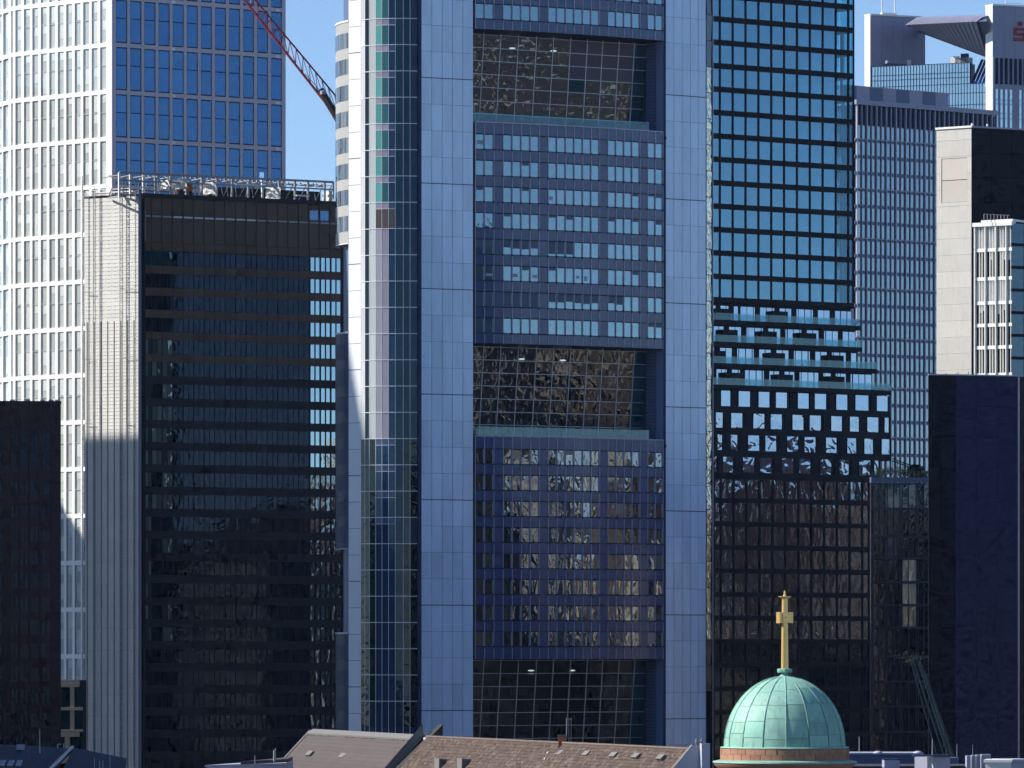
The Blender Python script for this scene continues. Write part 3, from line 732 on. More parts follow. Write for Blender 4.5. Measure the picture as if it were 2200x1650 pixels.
    for (x0, x1, y0) in ((510, 566, 385), (556, 590, 378), (640, 668, 403)):
        bb = MB(); bb.box(RF, RF.u(x0), RF.u(x1), RF.z(y0 + 3.5), RF.z(y0), -.7, -.5); bb.build('roof_board', 'steel_white', T)
    ob = MB(); ob.box(RF, RF.u(409), RF.u(422), RF.z(404), RF.z(388), -2.4, -1.4); ob.build('orange_box', 'orange_paint', T)
    rr = MB(); rr.box(RF, RF.u(612), RF.u(640), RF.z(419), RF.z(417), -.8, -.6); rr.box(RF, RF.u(515), RF.u(540), RF.z(412), RF.z(410), -1.5, -1.3); rr.build('red_rail', 'rust_red', T, 'stuff')
    # platform railings above the end wall
    pr = MB()
    for (y0, th) in ((403, 1.6), (409, 2.2), (414, 1.5)):
        pr.box(LF, LW * .15 if y0 == 403 else .2, LW + .2, Zl(y0 + th), Zl(y0), .1, .25)
    pr.build('platform_rail', 'steel_white', T, 'stuff')
    pb = MB(); pb.box(LF, 2.0, LW - .3, Zl(412), Zl(410), -.4, -.1); pb.build('red_board', 'rust_red', T)
    # scaffold poles
    S = thing('scaffold', 'thin scaffold poles climbing the sunlit pale end wall', 'scaffold', (*LF.p(LW * .5, 1.5), 0))
    for xx, top in ((181.5, 372), (205, 405), (209, 405), (262, 372), (268, 385), (296, 415)):
        u = LF.u(xx)
        po = MB(); po.tube((*LF.p(u, .55), 0), (*LF.p(u, .55), Zl(top)), .05, 6); po.build('pole', 'steel', S)
    lg = MB(); yy = 380.0
    while yy < 1640:
        for (xa, xb) in ((180, 183.5), (205, 209), (262, 268), (293, 297)):
            lg.tube((*LF.p(LF.u(xa), .55), Zl(yy)), (*LF.p(LF.u(xb), .55), Zl(yy + RU(-2, 3))), .035, 4)
            if R() < .6: lg.tube((*LF.p(LF.u(xa), .55), Zl(yy)), (*LF.p(LF.u(xb), .55), Zl(yy + 7)), .03, 4)
        yy += 5.4
    lg.build('ledgers', 'steel', S, 'stuff')
    for (xa, xb, y) in ((184, 203, 624), (262, 290, 619), (184, 200, 768), (268, 292, 768), (186, 202, 908), (270, 285, 906)):
        po = MB(); po.tube((*LF.p(LF.u(xa), .4), Zl(y)), (*LF.p(LF.u(xb), .4), Zl(y + RU(-3, 4))), .05, 5); po.build('cross_tube', 'steel', S)
bronze_slab()

# ================================================================== 4  RED LUFFING CRANE
def crane():
    Y = 960.0
    T = thing('tower_crane', 'red lattice crane jib slanting down behind the blue tower', 'crane', (*PX(780, 1400, Y)[:2], 0))
    a, b = PX(470, -70, Y), PX(745, 279, Y)                        # lower chord
    c, d = PX(490, -70, Y), PX(722, 207, Y)                        # upper chord
    off = Vector((0, 1.5, 0))
    N = 17
    def seg(p, q, i, n): return p + (q - p) * (i / n)
    lo1 = MB(); lo1.tube(a - off * .5, b - off * .5, .20, 8); lo1.build('lower_chord', 'red_paint', T)
    lo2 = MB(); lo2.tube(a + off * .5, b + off * .5, .18, 8); lo2.build('lower_chord', 'red_paint', T)
    up = MB(); up.tube(c, d, .15, 8); up.build('upper_chord', 'red_paint', T)
    for i in range(N):
        for s_ in (-.5, .5):
            lb = MB(); lb.tube(seg(a, b, i + .2, N) + off * s_, seg(c, d, i + .7, N), .06, 5)
            lb.tube(seg(c, d, i + .7, N), seg(a, b, i + 1.2, N) + off * s_, .06, 5); lb.build('lacing', 'red_paint' if i < 11 else 'steel', T)
    for i in range(N):
        lb = MB(); lb.tube(seg(a, b, i + .2, N) - off * .5, seg(a, b, i + .2, N) + off * .5, .06, 5); lb.build('cross_brace', 'red_paint', T)
    e = MB(); p = PX(694, 205, Y - 1.2)
    for q0, q1, rr in ((PX(688, 192, Y - .9), PX(730, 262, Y - .9), .62),): e.tube(q0, q1, rr, 8)
    e.build('hoist_drum', 'crane_dark', T)
    e = MB(); e.lathe(*PX(694, 200, Y - 1.8)[:2], [(.01, PX(0, 207, Y).z), (.5, PX(0, 205, Y).z), (.5, PX(0, 198, Y).z), (.01, PX(0, 196, Y).z)], 10); e.build('hoist_winch', 'steel', T)
    ms = MB(); m0 = PX(760, 300, Y)
    for dx in (-1.0, 1.0):
        for dy in (-1.0, 1.0): ms.tube((m0.x + dx, m0.y + dy, 0), (m0.x + dx, m0.y + dy, m0.z), .15, 6)
    for k in range(40):
        z0 = m0.z * k / 40; z1 = m0.z * (k + 1) / 40
        for dy in (-1, 1): ms.tube((m0.x - 1, m0.y + dy, z0), (m0.x + 1, m0.y + dy, z1), .08, 4)
    ms.build('mast', 'red_paint', T)
    pd = MB(); pd.tube(PX(655, 158, Y - .2), PX(745, 258, Y - .2), .05, 5); pd.build('pendant_rope', 'crane_dark', T)
crane()

# ================================================================== 5  BROWN GRANITE BLOCK (lower left)
def brown_block():
    Y0 = 700.0
    Fc = Face.px(-60, Y0, 6); W = Fc.u(131)
    T = thing('office_block', 'dark brown granite block at lower left with paired black windows', 'office block', (-63, 708, 0))
    zt = Fc.z(866, W)
    bd = MB(); bd.prism([Fc.p(0, -.4), Fc.p(W, -.4), Fc.p(W, -14), Fc.p(0, -14)], 0, zt - .3); bd.build('block_core', 'black_frame', T)
    cols = [(-38, -21), (-15, 5), (23.5, 39), (44, 61), (66, 83), (90, 108)]
    cu = [(Fc.u(a), Fc.u(b)) for a, b in cols]
    rows = [(930, 1012)] + [(1033 + 49.9 * k, 1064 + 49.9 * k) for k in range(13)]
    fr = MB(); prev = 0
    for a, b in cu + [(W, W)]: 
        y = 866
        while y < 1640:
            if a - prev > .05: piece(T, 'granite_panel', Fc, prev + (.0 if prev == 0 else .01), a - .01, Fc.z(y + 49.5, W), Fc.z(y, W), -.4, 0, 'brown_granite')
            y += 49.9
        prev = b
    zp = zt
    for (y0, y1) in rows + [(1660, 1661)]:
        for a, b in cu: piece(T, 'spandrel_stone', Fc, a, b, Fc.z(y0, W), zp, -.4, -.03, 'brown_granite')
        zp = Fc.z(y1, W)
        for a, b in cu:
            m_ = (a + b) / 2
            piece(T, 'window_pane', Fc, a + .04, m_ - .04, Fc.z(y1, W), Fc.z(y0, W), -.35, -.22, 'gl_brown', tilt=.003); piece(T, 'window_pane', Fc, m_ + .04, b - .04, Fc.z(y1, W), Fc.z(y0, W), -.35, -.22, 'gl_brown', tilt=.003)
    cp = MB(); cp.box(Fc, -.1, W + .05, zt, zt + .25, -14, .06)
    cp.build('coping', 'brown_granite', T)
    for xx in (27, 60, 92, 110, 124):
        u = Fc.u(xx); piece(T, 'roof_vent', Fc, u - .3, u + .3, zt + .25, zt + .45, -1.2, -.6, 'steel')
brown_block()

# ================================================================== 6  TAN PODIUM BLOCK seen in the gap
def tan_block():
    Y0 = 760.0; Fc = Face.px(112, Y0, 0); W = Fc.u(176)
    T = thing('podium_block', 'low tan stone frame building in the gap beside the brown block', 'building', (*Fc.p(W / 2, -3), 0))
    zt = Fc.z(1460)
    bd = MB(); bd.prism([Fc.p(0, -1.2), Fc.p(W, -1.2), Fc.p(W, -8), Fc.p(0, -8)], 0, zt - .1); bd.build('block_core', 'room_dark', T)
    for (y0, y1, x1) in ((1460, 1476, 170), (1519, 1526, 177), (1567, 1572, 177), (1573, 1583, 170), (1630, 1640, 177)):
        piece(T, 'stone_beam', Fc, 0, Fc.u(x1), Fc.z(y1), Fc.z(y0), -1.0, .1, 'tan_stone')
    for (x0, x1, y0, y1) in ((150.5, 159, 1476, 1519), (150.5, 159, 1526, 1567), (139, 149.5, 1583, 1630), (112, 122, 1476, 1640)):
        piece(T, 'stone_pier', Fc, Fc.u(x0), Fc.u(x1), Fc.z(y1), Fc.z(y0), -1.0, .0, 'tan_stone')
    for (x0, x1) in ((124, 149), (161, 175)):
        for (y0, y1) in ((1478, 1518), (1527, 1566), (1585, 1629)):
            piece(T, 'window_pane', Fc, Fc.u(x0), Fc.u(x1), Fc.z(y1), Fc.z(y0), -1.1, -.95, 'gl_teal_dark')
tan_block()

# ================================================================== 7  SHIFTED-FLOOR BLACK GLASS TOWER (right of centre)
def hip_tower():
    Y0 = 925.0; Fc = Face.px(1505, Y0, 36)
    T = thing('office_tower', 'black glass tower whose middle floors slide sideways into stepped terraces', 'office tower', (*Fc.p(14, -10), 0))
    uref = Fc.u(1549); Z = lambda y: Fc.z(y, uref)
    UE = Fc.u(1835.5); D = 15.0
    core = MB(); core.prism([Fc.p(.2, -3), Fc.p(Fc.u(1745), -3), Fc.p(Fc.u(1745), -D + 1), Fc.p(.2, -D + 1)], 0, Z(-300)); core.build('tower_core', 'room_dark', T)
    # upper floors: open rooms behind glass between dark slabs
    xs = [1505, 1521] + [1548.5 + 27.62 * i for i in range(9)] + [1797.5, 1824.5, 1835.5]
    us = [Fc.u(x) for x in xs]
    mu = MB()
    tops = [46.8 + 50.25 * k for k in range(-5, 12)]
    for k, y in enumerate(tops):
        piece(T, 'floor_slab', Fc, 0, UE, Z(y + 50.25), Z(y + 38.8), -D, .02, 'black_frame')
        for j in range(len(us) - 1):
            w = us[j + 1] - us[j]
            piece(T, 'window_pane', Fc, us[j] + .09, us[j + 1] - .09, Z(y + 38.8), Z(y), -.30, -.25, 'gl_hip' if j < 11 else 'gl_corner', tilt=.002)
            mu.box(Fc, us[j] - .10, us[j] + .10, Z(y + 38.8), Z(y), -.5, -.06)
            # blinds, desks, screens close behind the glass
            q = R()
            if 1 < j < 10 and q < .16:
                h = RU(.3, 2.2); mu2 = piece(T, 'roller_blind', Fc, us[j] + .2, us[j] + .2 + (w - .4) * (1 if R() < .4 else .35), Z(y) - h - .1 if R() < .4 else Z(y + 38.8) + .05, (Z(y) - .1) if R() < .4 else Z(y + 38.8) + h, -.55, -.5, 'plaster_grey')
        # columns and curtains near the corner
        for (xx, dd, mt) in ((1806, -3.4, 'mullion_grey'), (1818, -1.1, 'steel_white' if y > 240 else 'room_dark'), (1829, -2.0, 'mullion_grey')):
            u = Fc.u(xx); 
            if R() < .8: piece(T, 'corner_column', Fc, u - .16, u + .16, Z(y + 38.8), Z(y) + .02, dd - .3, dd, mt)
    mu.box(Fc, UE - .15, UE + .03, Z(650), Z(-300), -.3, .0)
    # return face at the corner, glazed
    for y in tops:
        p0 = Fc.p(UE - .1, -.3); RFc = Face(*p0, 36 + 90)
        for q in range(4): piece(T, 'window_pane', RFc, q * 3.4 + .1, q * 3.4 + 3.3, Z(y + 38.8), Z(y), -.05, 0, 'gl_corner', cap=330)
    mu.build('mullions', 'mullion_dark', T, 'stuff')
    # stepped terrace floors
    S = 4.125; X = lambda v: 1520 + v / S
    rowsT = [(656, 686.5, 687.5, 697.5, 1835, 1844, [(65, 190), (575, 710)],
              [(62, 75), (80, 100), (145, 190), (195, 213), (262, 297), (322, 375), (380, 432), (438, 447), (495, 547), (552, 598), (605, 620), (668, 715), (722, 770), (818, 830), (835, 885), (892, 943), (950, 962), (1008, 1058), (1062, 1110), (1160, 1203), (1212, 1260), (1268, 1300)]),
             (700.6, 733, 734.5, 744, 1844, 1848, [(130, 265), (475, 612), (815, 962)],
              [(85, 125), (132, 170), (220, 270), (275, 325), (375, 385), (390, 442), (448, 500), (508, 520), (568, 613), (622, 672), (720, 730), (740, 788), (793, 843), (850, 860), (910, 957), (963, 1012), (1063, 1072), (1080, 1132), (1138, 1183), (1228, 1276), (1283, 1335)]),
             (746.7, 779, 780.6, 790, 1850, 1881, [(62, 160), (545, 685), (1060, 1205)],
              [(62, 85), (140, 187), (193, 243), (292, 302), (308, 362), (370, 420), (428, 438), (487, 535), (543, 588), (640, 690), (697, 745), (795, 803), (810, 860), (868, 915), (925, 935), (985, 1028), (1035, 1085), (1132, 1142), (1148, 1197), (1206, 1253), (1302, 1345)]),
             (792.7, 825, 826.7, 836.5, 1881, 1911, [(155, 295), (618, 755), (1068, 1213)],
              [(108, 150), (155, 182), (188, 198), (245, 297), (305, 315), (362, 395), (402, 455), (463, 508), (518, 527), (578, 612), (620, 662), (712, 750), (758, 797), (845, 855), (862, 915), (922, 968), (976, 1010), (1056, 1066), (1070, 1120), (1166, 1176), (1182, 1205), (1210, 1253), (1298, 1308), (1320, 1366), (1372, 1420), (1428, 1480)])]
    for (y0, y1, s0, s1, xe, xt, boxes, wins) in rowsT:
        ue = Fc.u(xe)
        wl = MB(); wl.box(Fc, .1, ue, Z(y1 + 1), Z(y0 - 12), -D, -.9); wl.build('terrace_wall', 'black_frame', T)
        piece(T, 'terrace_slab', Fc, 0, Fc.u(xt), Z(s1), Z(s0), -D, .55, 'navy_panel_dark')
        for (a, b) in wins: piece(T, 'terrace_window', Fc, Fc.u(X(a)), Fc.u(X(b)), Z(y1), Z(y0), -.95, -.85, 'gl_sky', tilt=.004)
        for (a, b) in boxes: piece(T, 'terrace_cabin', Fc, Fc.u(X(a)), Fc.u(X(b)), Z(y1), Z(y0 + 7), -.8, .1, 'navy_panel_dark')
        n = 12; ut = Fc.u(xt)
        for q in range(n): piece(T, 'balustrade_pane', Fc, ut * q / n + .02, ut * (q + 1) / n - .02, Z(s0), Z(s0 - 15), .36, .40, 'gl_balustrade')
        # side balustrade at the terrace end
        sf = Face(*Fc.p(ut - .05, .4), 126)
        for q in range(3): piece(T, 'balustrade_pane', sf, q * 2 + .02, q * 2 + 1.96, Z(s0), Z(s0 - 15), -.04, 0, 'gl_balustrade')
    # punched floors below the terraces
    wide = [[(105, 118), (122, 215), (262, 272), (278, 390), (437, 448), (455, 562), (608, 718), (725, 735), (785, 795), (803, 910), (953, 1065), (1070, 1080), (1128, 1137), (1143, 1253), (1298, 1307), (1313, 1440), (1445, 1455), (1503, 1610)],
            [(76, 148), (155, 163), (212, 322), (330, 338), (393, 403), (408, 518), (562, 672), (680, 690), (738, 748), (755, 864), (908, 1018), (1024, 1032), (1082, 1092), (1098, 1205), (1250, 1258), (1264, 1355), (1402, 1412), (1418, 1528), (1572, 1620)],
            [(90, 142), (150, 158), (208, 278), (285, 293), (345, 355), (362, 472), (515, 622), (630, 640), (695, 703), (708, 818), (862, 972), (980, 988), (1038, 1046), (1052, 1158), (1165, 1172), (1226, 1234), (1240, 1330), (1376, 1385), (1392, 1480), (1530, 1540), (1546, 1625)],
            [(62, 95), (140, 238), (243, 248), (302, 310), (316, 428), (470, 582), (588, 598), (648, 656), (662, 772), (815, 925), (930, 940), (990, 998), (1004, 1112), (1118, 1128), (1172, 1265), (1272, 1280), (1330, 1340), (1345, 1455), (1460, 1468), (1480, 1528)]]
    for k, (y0, xe) in enumerate(((838.8, 1911), (885.5, 1913.5), (933.5, 1915.5), (981, 1891))):
        ue = Fc.u(xe)
        wl = MB(); wl.box(Fc, .1, ue, Z(y0 + 47.5), Z(y0 - .5), -D, -.5); wl.build('punched_wall', 'black_frame', T)
        piece(T, 'floor_slab', Fc, 0, ue, Z(y0 + 47.4), Z(y0 + 33.5), -1, 0, 'navy_panel_dark')
        prev = 0
        for (a, b) in wide[k] + [((xe - 1520) * S, 0)]:
            ua = Fc.u(X(a))
            if ua - prev > .05: piece(T, 'wall_pier', Fc, prev, ua, Z(y0 + 33.4), Z(y0 - .4), -.6, -.01, 'navy_panel_dark')
            if b: prev = Fc.u(X(b)); piece(T, 'punched_window', Fc, ua + .02, prev - .02, Z(y0 + 33), Z(y0), -.5, -.22, 'gl_sky' if k == 0 else 'gl_sky_warp', tilt=.006)
    # lower regular floors
    xl = [1505] + [1500 + v / 3.143 for v in (109, 157.5, 242.5, 330, 418, 506, 592.5, 681.5, 768.5, 855, 941.5, 1026.5, 1112.5, 1158)]
    ul_ = [Fc.u(x) for x in xl]; m2 = MB()
    y = 1029.5
    bl = MB(); bl.box(Fc, .1, ul_[-1], 0, Z(1028), -D, -.4); bl.build('lower_wall', 'black_frame', T)
    while y < 1640:
        piece(T, 'floor_slab', Fc, 0, ul_[-1] + .05, Z(y + 50.6), Z(y + 40), -1, .04, 'black_frame')
        for j in range(len(ul_) - 1):
            nm = 'gl_warp' if y < 1375 else 'gl_low_dark'  # bottom rows go dark: shade put into the glass colour
            piece(T, 'lower_pane', Fc, ul_[j] + .12, ul_[j + 1] - .12, Z(y + 39.8), Z(y), -.3, -.2, nm, tilt=.012)
            m2.box(Fc, ul_[j] - .12, ul_[j] + .12, Z(y + 40), Z(y), -.4, 0)
        y += 50.6
    m2.box(Fc, ul_[-1] - .1, ul_[-1] + .04, 0, Z(1029), -.5, .02)
    m2.build('lower_mullions', 'black_frame', T, 'stuff')
hip_tower()

# ================================================================== 8  GRID TOWER WITH VERTICAL FINS
def fin_tower():
    Y0 = 1120.0; Fc = Face.px(1838, Y0, 38); W = Fc.u(2140)
    T = thing('office_tower', 'blue grey office tower covered in slim vertical fins, behind the stone sided tower', 'office tower', (*Fc.p(W / 2, -12), 0))
    bd = MB(); bd.prism([Fc.p(0, -.5), Fc.p(W, -.5), Fc.p(W, -20), Fc.p(0, -20)], 0, Fc.z(226)); bd.build('tower_core', 'navy_trim', T)
    cp = MB(); cp.box(Fc, -.1, W + .1, Fc.z(224), Fc.z(214), -20, .4); cp.build('parapet', 'lilac_metal', T)
    rb = Face(*Fc.p(.3, -4), 38); rw = rb.u(2038)
    for q in range(8):
        piece(T, 'plant_panel', rb, rw * q / 8, rw * (q + 1) / 8 - .03, rb.z(222), rb.z(183), -6, 0, 'lilac_metal' if q % 2 else 'louvre_blue')
    cp = MB(); cp.box(rb, -.15, rw + .1, rb.z(183), rb.z(181.5), -6.2, .1); cp.build('plant_coping', 'fin_metal', T)
    for (a, b) in ((.2, .52), (.78, .97)): piece(T, 'louvre_slot', rb, rw * a, rw * b, rb.z(222), rb.z(214), 0, .06, 'navy_trim')
    n = 15; step = W / 14.6
    rows = [268 + 35.55 * k for k in range(37)]
    fn = MB(); sl_ = MB()
    for j in range(n):
        u = .4 + j * step
        piece(T, 'fin', Fc, u - .10, u + .10, 0, Fc.z(222), -.4, .16, 'fin_metal')
        piece(T, 'fin', Fc, u + step * .5 - .06, u + step * .5 + .06, 0, Fc.z(222), -.4, .08, 'fin_metal')
    for k, y in enumerate(rows):
        for j in range(n):
            u = .4 + j * step
            if u + step > W + .2: continue
            piece(T, 'window_pane', Fc, u + .16, u + step * .5 - .26, Fc.z(y + 28), Fc.z(y), -.3, -.2, 'gl_fin', tilt=.003)
            piece(T, 'window_pane', Fc, u + step * .5 + .12, u + step - .34, Fc.z(y + 28), Fc.z(y), -.3, -.2, 'gl_fin', tilt=.003)
        sl_.box(Fc, 0, W, Fc.z(y + 35.3), Fc.z(y + 28.2), -.45, -.12)
        if k % 3 == 1: fn.box(Fc, 0, W, Fc.z(y - 5.2), Fc.z(y - 6.6), -.2, .12)
    sl_.build('spandrel_bands', 'louvre_blue', T, 'stuff'); fn.build('joint_lines', 'fin_metal', T, 'stuff')
fin_tower()

# ================================================================== 9  SILVER TWIN TOWER WITH ARCH AND RED SIGN
def twin_tower():
    Y0 = 1215.0
    L = Face.px(1869.5, Y0, 23); LW = L.u(1988)
    T = thing('office_tower', 'silver grey twin tower with ribbed arch bridging two blocks and red sign', 'office tower', (*L.p(12, -10), 0))
    zt = L.z(33)
    def strip(fc, x0, ztop, ylo):
        s0 = Face(fc.X, fc.Y, -58); u = s0.u(x0); s = Face(*s0.p(u), -58); w = -u
        nn = 6; zb = 0
        for i in range(nn): piece(T, 'edge_panel', s, 0, w, zb + (ztop - zb) * i / nn + .02, zb + (ztop - zb) * (i + 1) / nn, -.3, 0, 'cream_panel')
        return s, w
    s, w = strip(L, 1857.5, zt, 185)
    bd = MB(); bd.prism([s.p(0, -.25), s.p(w, -.25), L.p(.02, -.1), L.p(LW, -.1), L.p(LW, -8), s.p(0, -9)], 0, zt); bd.build('block_core', 'lilac_metal', T)
    for i in range(5): piece(T, 'face_panel', L, LW * i / 5 + .02, LW * (i + 1) / 5 - .02, L.z(260), zt - .2, -.1, 0, 'lilac_metal')
    cp = MB(); cp.box(L, -.05, LW * .93, zt, zt + .35, -.6, .2); cp.box(s, -.05, w, zt, zt + .3, -.5, .1); cp.build('coping', 'steel_white', T)
    # roof antenna frames
    for dx in (1908.5, 1936.5):
        u = L.u(dx); a = MB(); a.tube((*L.p(u, -3), zt), (*L.p(u, -3), L.z(-20)), .13, 6); a.build('antenna_mast', 'steel_white', T)
    a = MB(); a.box(L, L.u(1907), L.u(1938), zt + .3, zt + 1.1, -3.6, -2.6); a.build('antenna_base', 'steel_white', T)
    # right block
    Rr = Face.px(2132.5, Y0 - 18, 23); RW = Rr.u(2230); zr = Rr.z(12)
    s2, w2 = strip(Rr, 2117.5, zr, 232)
    bd = MB(); bd.prism([s2.p(0, -.25), s2.p(w2, -.25), Rr.p(.02, -.1), Rr.p(RW, -.1), Rr.p(RW, -12), s2.p(0, -10)], 0, zr); bd.build('block_core', 'lilac_metal', T)
    for i in range(4): piece(T, 'face_panel', Rr, RW * i / 4 + .02, RW * (i + 1) / 4 - .02, Rr.z(122), zr - .2, -.1, 0, 'lilac_metal')
    cp = MB(); cp.box(Rr, -.05, RW, zr, zr + .35, -.6, .2); cp.box(s2, -.05, w2, zr, zr + .3, -.5, .1); cp.build('coping', 'steel_white', T)
    for i in range(9):
        x = 2139 + 10.1 * i
        piece(T, 'louvre_slot', Rr, Rr.u(x), Rr.u(x + 5.6), Rr.z(180), Rr.z(124), -.1, .05, 'mullion_dark')
        for (ya, yb) in ((191, 213), (214.5, 222), (223.5, 242.5), (244, 253), (254.5, 300)):
            if i != 4: piece(T, 'slot_window', Rr, Rr.u(x), Rr.u(x + 4.8), Rr.z(yb), Rr.z(ya), -.1, .05, 'gl_teal')
    a = MB(); ua = Rr.u(2170)
    a.tube((*Rr.p(ua, -2), zr), (*Rr.p(ua, -2), zr + 1.6), .1, 6); a.tube((*Rr.p(ua, -2), zr + .9), (*Rr.p(RW, -2), zr + .9), .08, 6); a.tube((*Rr.p(RW, -2), zr), (*Rr.p(RW, -2), zr + 1.6), .1, 6)
    a.build('roof_railing', 'steel_white', T)
    # teal curtain wall in front of the gap
    Gf = Face(*L.p(.25, .2), -23); GW = Gf.u(2116); gc = Gf.u(2085)
    gb = MB(); gb.prism([Gf.p(0, -.3), Gf.p(GW, -.3), Gf.p(GW, -2.5), L.p(.3, .05)], 0, Gf.z(196)); gb.prism([Gf.p(0, -.3), Gf.p(gc, -.3), Gf.p(gc, -3.0), L.p(.3, .05)], Gf.z(196), Gf.z(145))
    gb.build('glass_hall', 'navy_trim', T)
    n = 38; m_ = MB()
    ys = [143.5, 163.5, 174, 188, 208, 233, 260, 300]
    for j in range(n):
        a_, b_ = GW * j / n, GW * (j + 1) / n
        for y0, y1 in zip(ys[:-1], ys[1:]):
            if a_ > gc - .3 and y0 < 187: continue
            piece(T, 'curtain_pane', Gf, a_ + .06, b_ - .06, Gf.z(y1) + .06, Gf.z(y0) - .06, -.25, -.15, 'gl_teal', tilt=.004, cap=300)
        m_.box(Gf, a_ - .05, a_ + .05, 0, Gf.z(143.5) if a_ < gc else Gf.z(189), -.25, 0)
    for y in ys: m_.box(Gf, 0, gc if y < 187 else GW, Gf.z(y) - .05, Gf.z(y) + .05, -.25, -.05)
    m_.build('curtain_mullions', 'mullion_dark', T, 'stuff')
    for q in range(4):                                             # sloping blue glass
        ua, ub = gc + (GW - gc) * q / 4, gc + (GW - gc) * (q + 1) / 4 - .12
        A, B = Gf.p(ua, 0), Gf.p(ub, 0); C, D_ = Gf.p(ub + 1.2, -3.5), Gf.p(ua + 1.2, -3.5)
        z0, z1 = Gf.z(189), Gf.z(134)
        sg = MB(); sg.hexa([(*A, z0), (*B, z0), (B[0], B[1] + .2, z0), (A[0], A[1] + .2, z0)], [(*D_, z1), (*C, z1), (C[0], C[1] + .2, z1), (D_[0], D_[1] + .2, z1)])
        sg.build('sloped_pane', 'gl_navy', T)
    bm_ = MB(); bm_.box(L, L.u(1895), L.u(1935), L.z(137), L.z(131), 1.5, 2.5); bm_.build('roof_pipe', 'lilac_metal', T)
    bm_ = MB(); bm_.box(L, L.u(1938), L.u(1946), L.z(138), L.z(128), 1.5, 2.5); bm_.build('roof_vent', 'cream_panel', T)
    for (x0, x1, y0, y1, mt) in ((2040, 2057, 128, 135, 'cream_panel'), (2062, 2077, 123, 132, 'navy_trim'), (2050, 2085, 132, 136, 'steel')):
        bm_ = MB(); bm_.box(Gf, Gf.u(x0), Gf.u(x1), Gf.z(y1 + 14), Gf.z(y0), -1.5, -.6); bm_.build('roof_plant', mt, T)
    # ribbed arch: panels between the two blocks
    n = 18
    def lerp(a, b, t): return a + (b - a) * t
    A0, A1 = PX(1972, 36.5, Y0 - 3), PX(2121, 30.5, Y0 - 17)
    B0, B1 = PX(1944, 53.5, Y0 - 6), PX(2121, 45, Y0 - 22)
    C0, C1 = PX(1975, 66, Y0 + 2), PX(2121, 120, Y0 - 8)
    for i in range(n):
        t0, t1 = i / n, (i + 1) / n - .012
        k0, k1 = max(0, t0 - .12), max(0, t1 - .12)
        for (P0_, P1_, Q0_, Q1_) in ((A0, A1, B0, B1), (B0, B1, C0, C1)):
            pa, pb = lerp(P0_, P1_, k0 if P0_ is B0 else t0), lerp(P0_, P1_, k1 if P0_ is B0 else t1); qa, qb = lerp(Q0_, Q1_, t0), lerp(Q0_, Q1_, t1)
            if P0_ is A0: qa, qb = lerp(Q0_, Q1_, k0), lerp(Q0_, Q1_, k1)
            o = Vector((0, .35, .0))
            ap = MB(); ap.hexa([qa, qb, qb + o, qa + o], [pa, pb, pb + o, pa + o]); ap.build('arch_panel', 'lilac_metal' if P0_ is A0 else 'box_grey', T)
    bk = MB(); o = Vector((0, .5, 0)); o2 = Vector((0, 3, 0))
    bk.hexa([C0 + o, C1 + o, C1 + o2, C0 + o2], [B0 + o, B1 + o, A1 + o2, A0 + o2]); bk.build('arch_back', 'louvre_blue', T)
    # the red sign: letter S with a dot, on the right block
    Sg = thing('rooftop_sign', 'red letter S sign with a round dot above it, high on grey wall', 'sign', (*Rr.p(Rr.u(2191), .3), Rr.z(86)))
    cxs = 2191.0
    def bar(x0, x1, y0, y1, nm='letter'):
        return (x0, x1, y0, y1)
    lt = MB()
    for (x0, x1, y0, y1) in ((2177.5, 2204.5, 57, 63), (2177.5, 2184, 63, 74), (2184, 2204.5, 67.5, 74), (2198, 2204.5, 74, 86), (2177.5, 2198, 78.5, 86)):
        lt.box(Rr, Rr.u(x0), Rr.u(x1), Rr.z(y1), Rr.z(y0), .02, .25)
    lt.build('letter', 'sign_red', Sg)
    dt = MB(); c = Rr.p(Rr.u(cxs), .14); zc = Rr.z(48.5); rad = 5.2 / F * Rr.Y; nn = 16
    P = [(c[0] + rad * math.cos(2 * math.pi * i / nn) * Rr.c, c[1] + rad * math.cos(2 * math.pi * i / nn) * Rr.s, zc + rad * math.sin(2 * math.pi * i / nn)) for i in range(nn)]
    Q = [(x + .2 * Rr.s, y - .2 * Rr.c, z) for x, y, z in P]
    dt.add(P + Q, [tuple(range(nn - 1, -1, -1)), tuple(range(nn, 2 * nn))] + [(i, (i + 1) % nn, nn + (i + 1) % nn, nn + i) for i in range(nn)]); dt.build('dot', 'sign_red', Sg)
twin_tower()

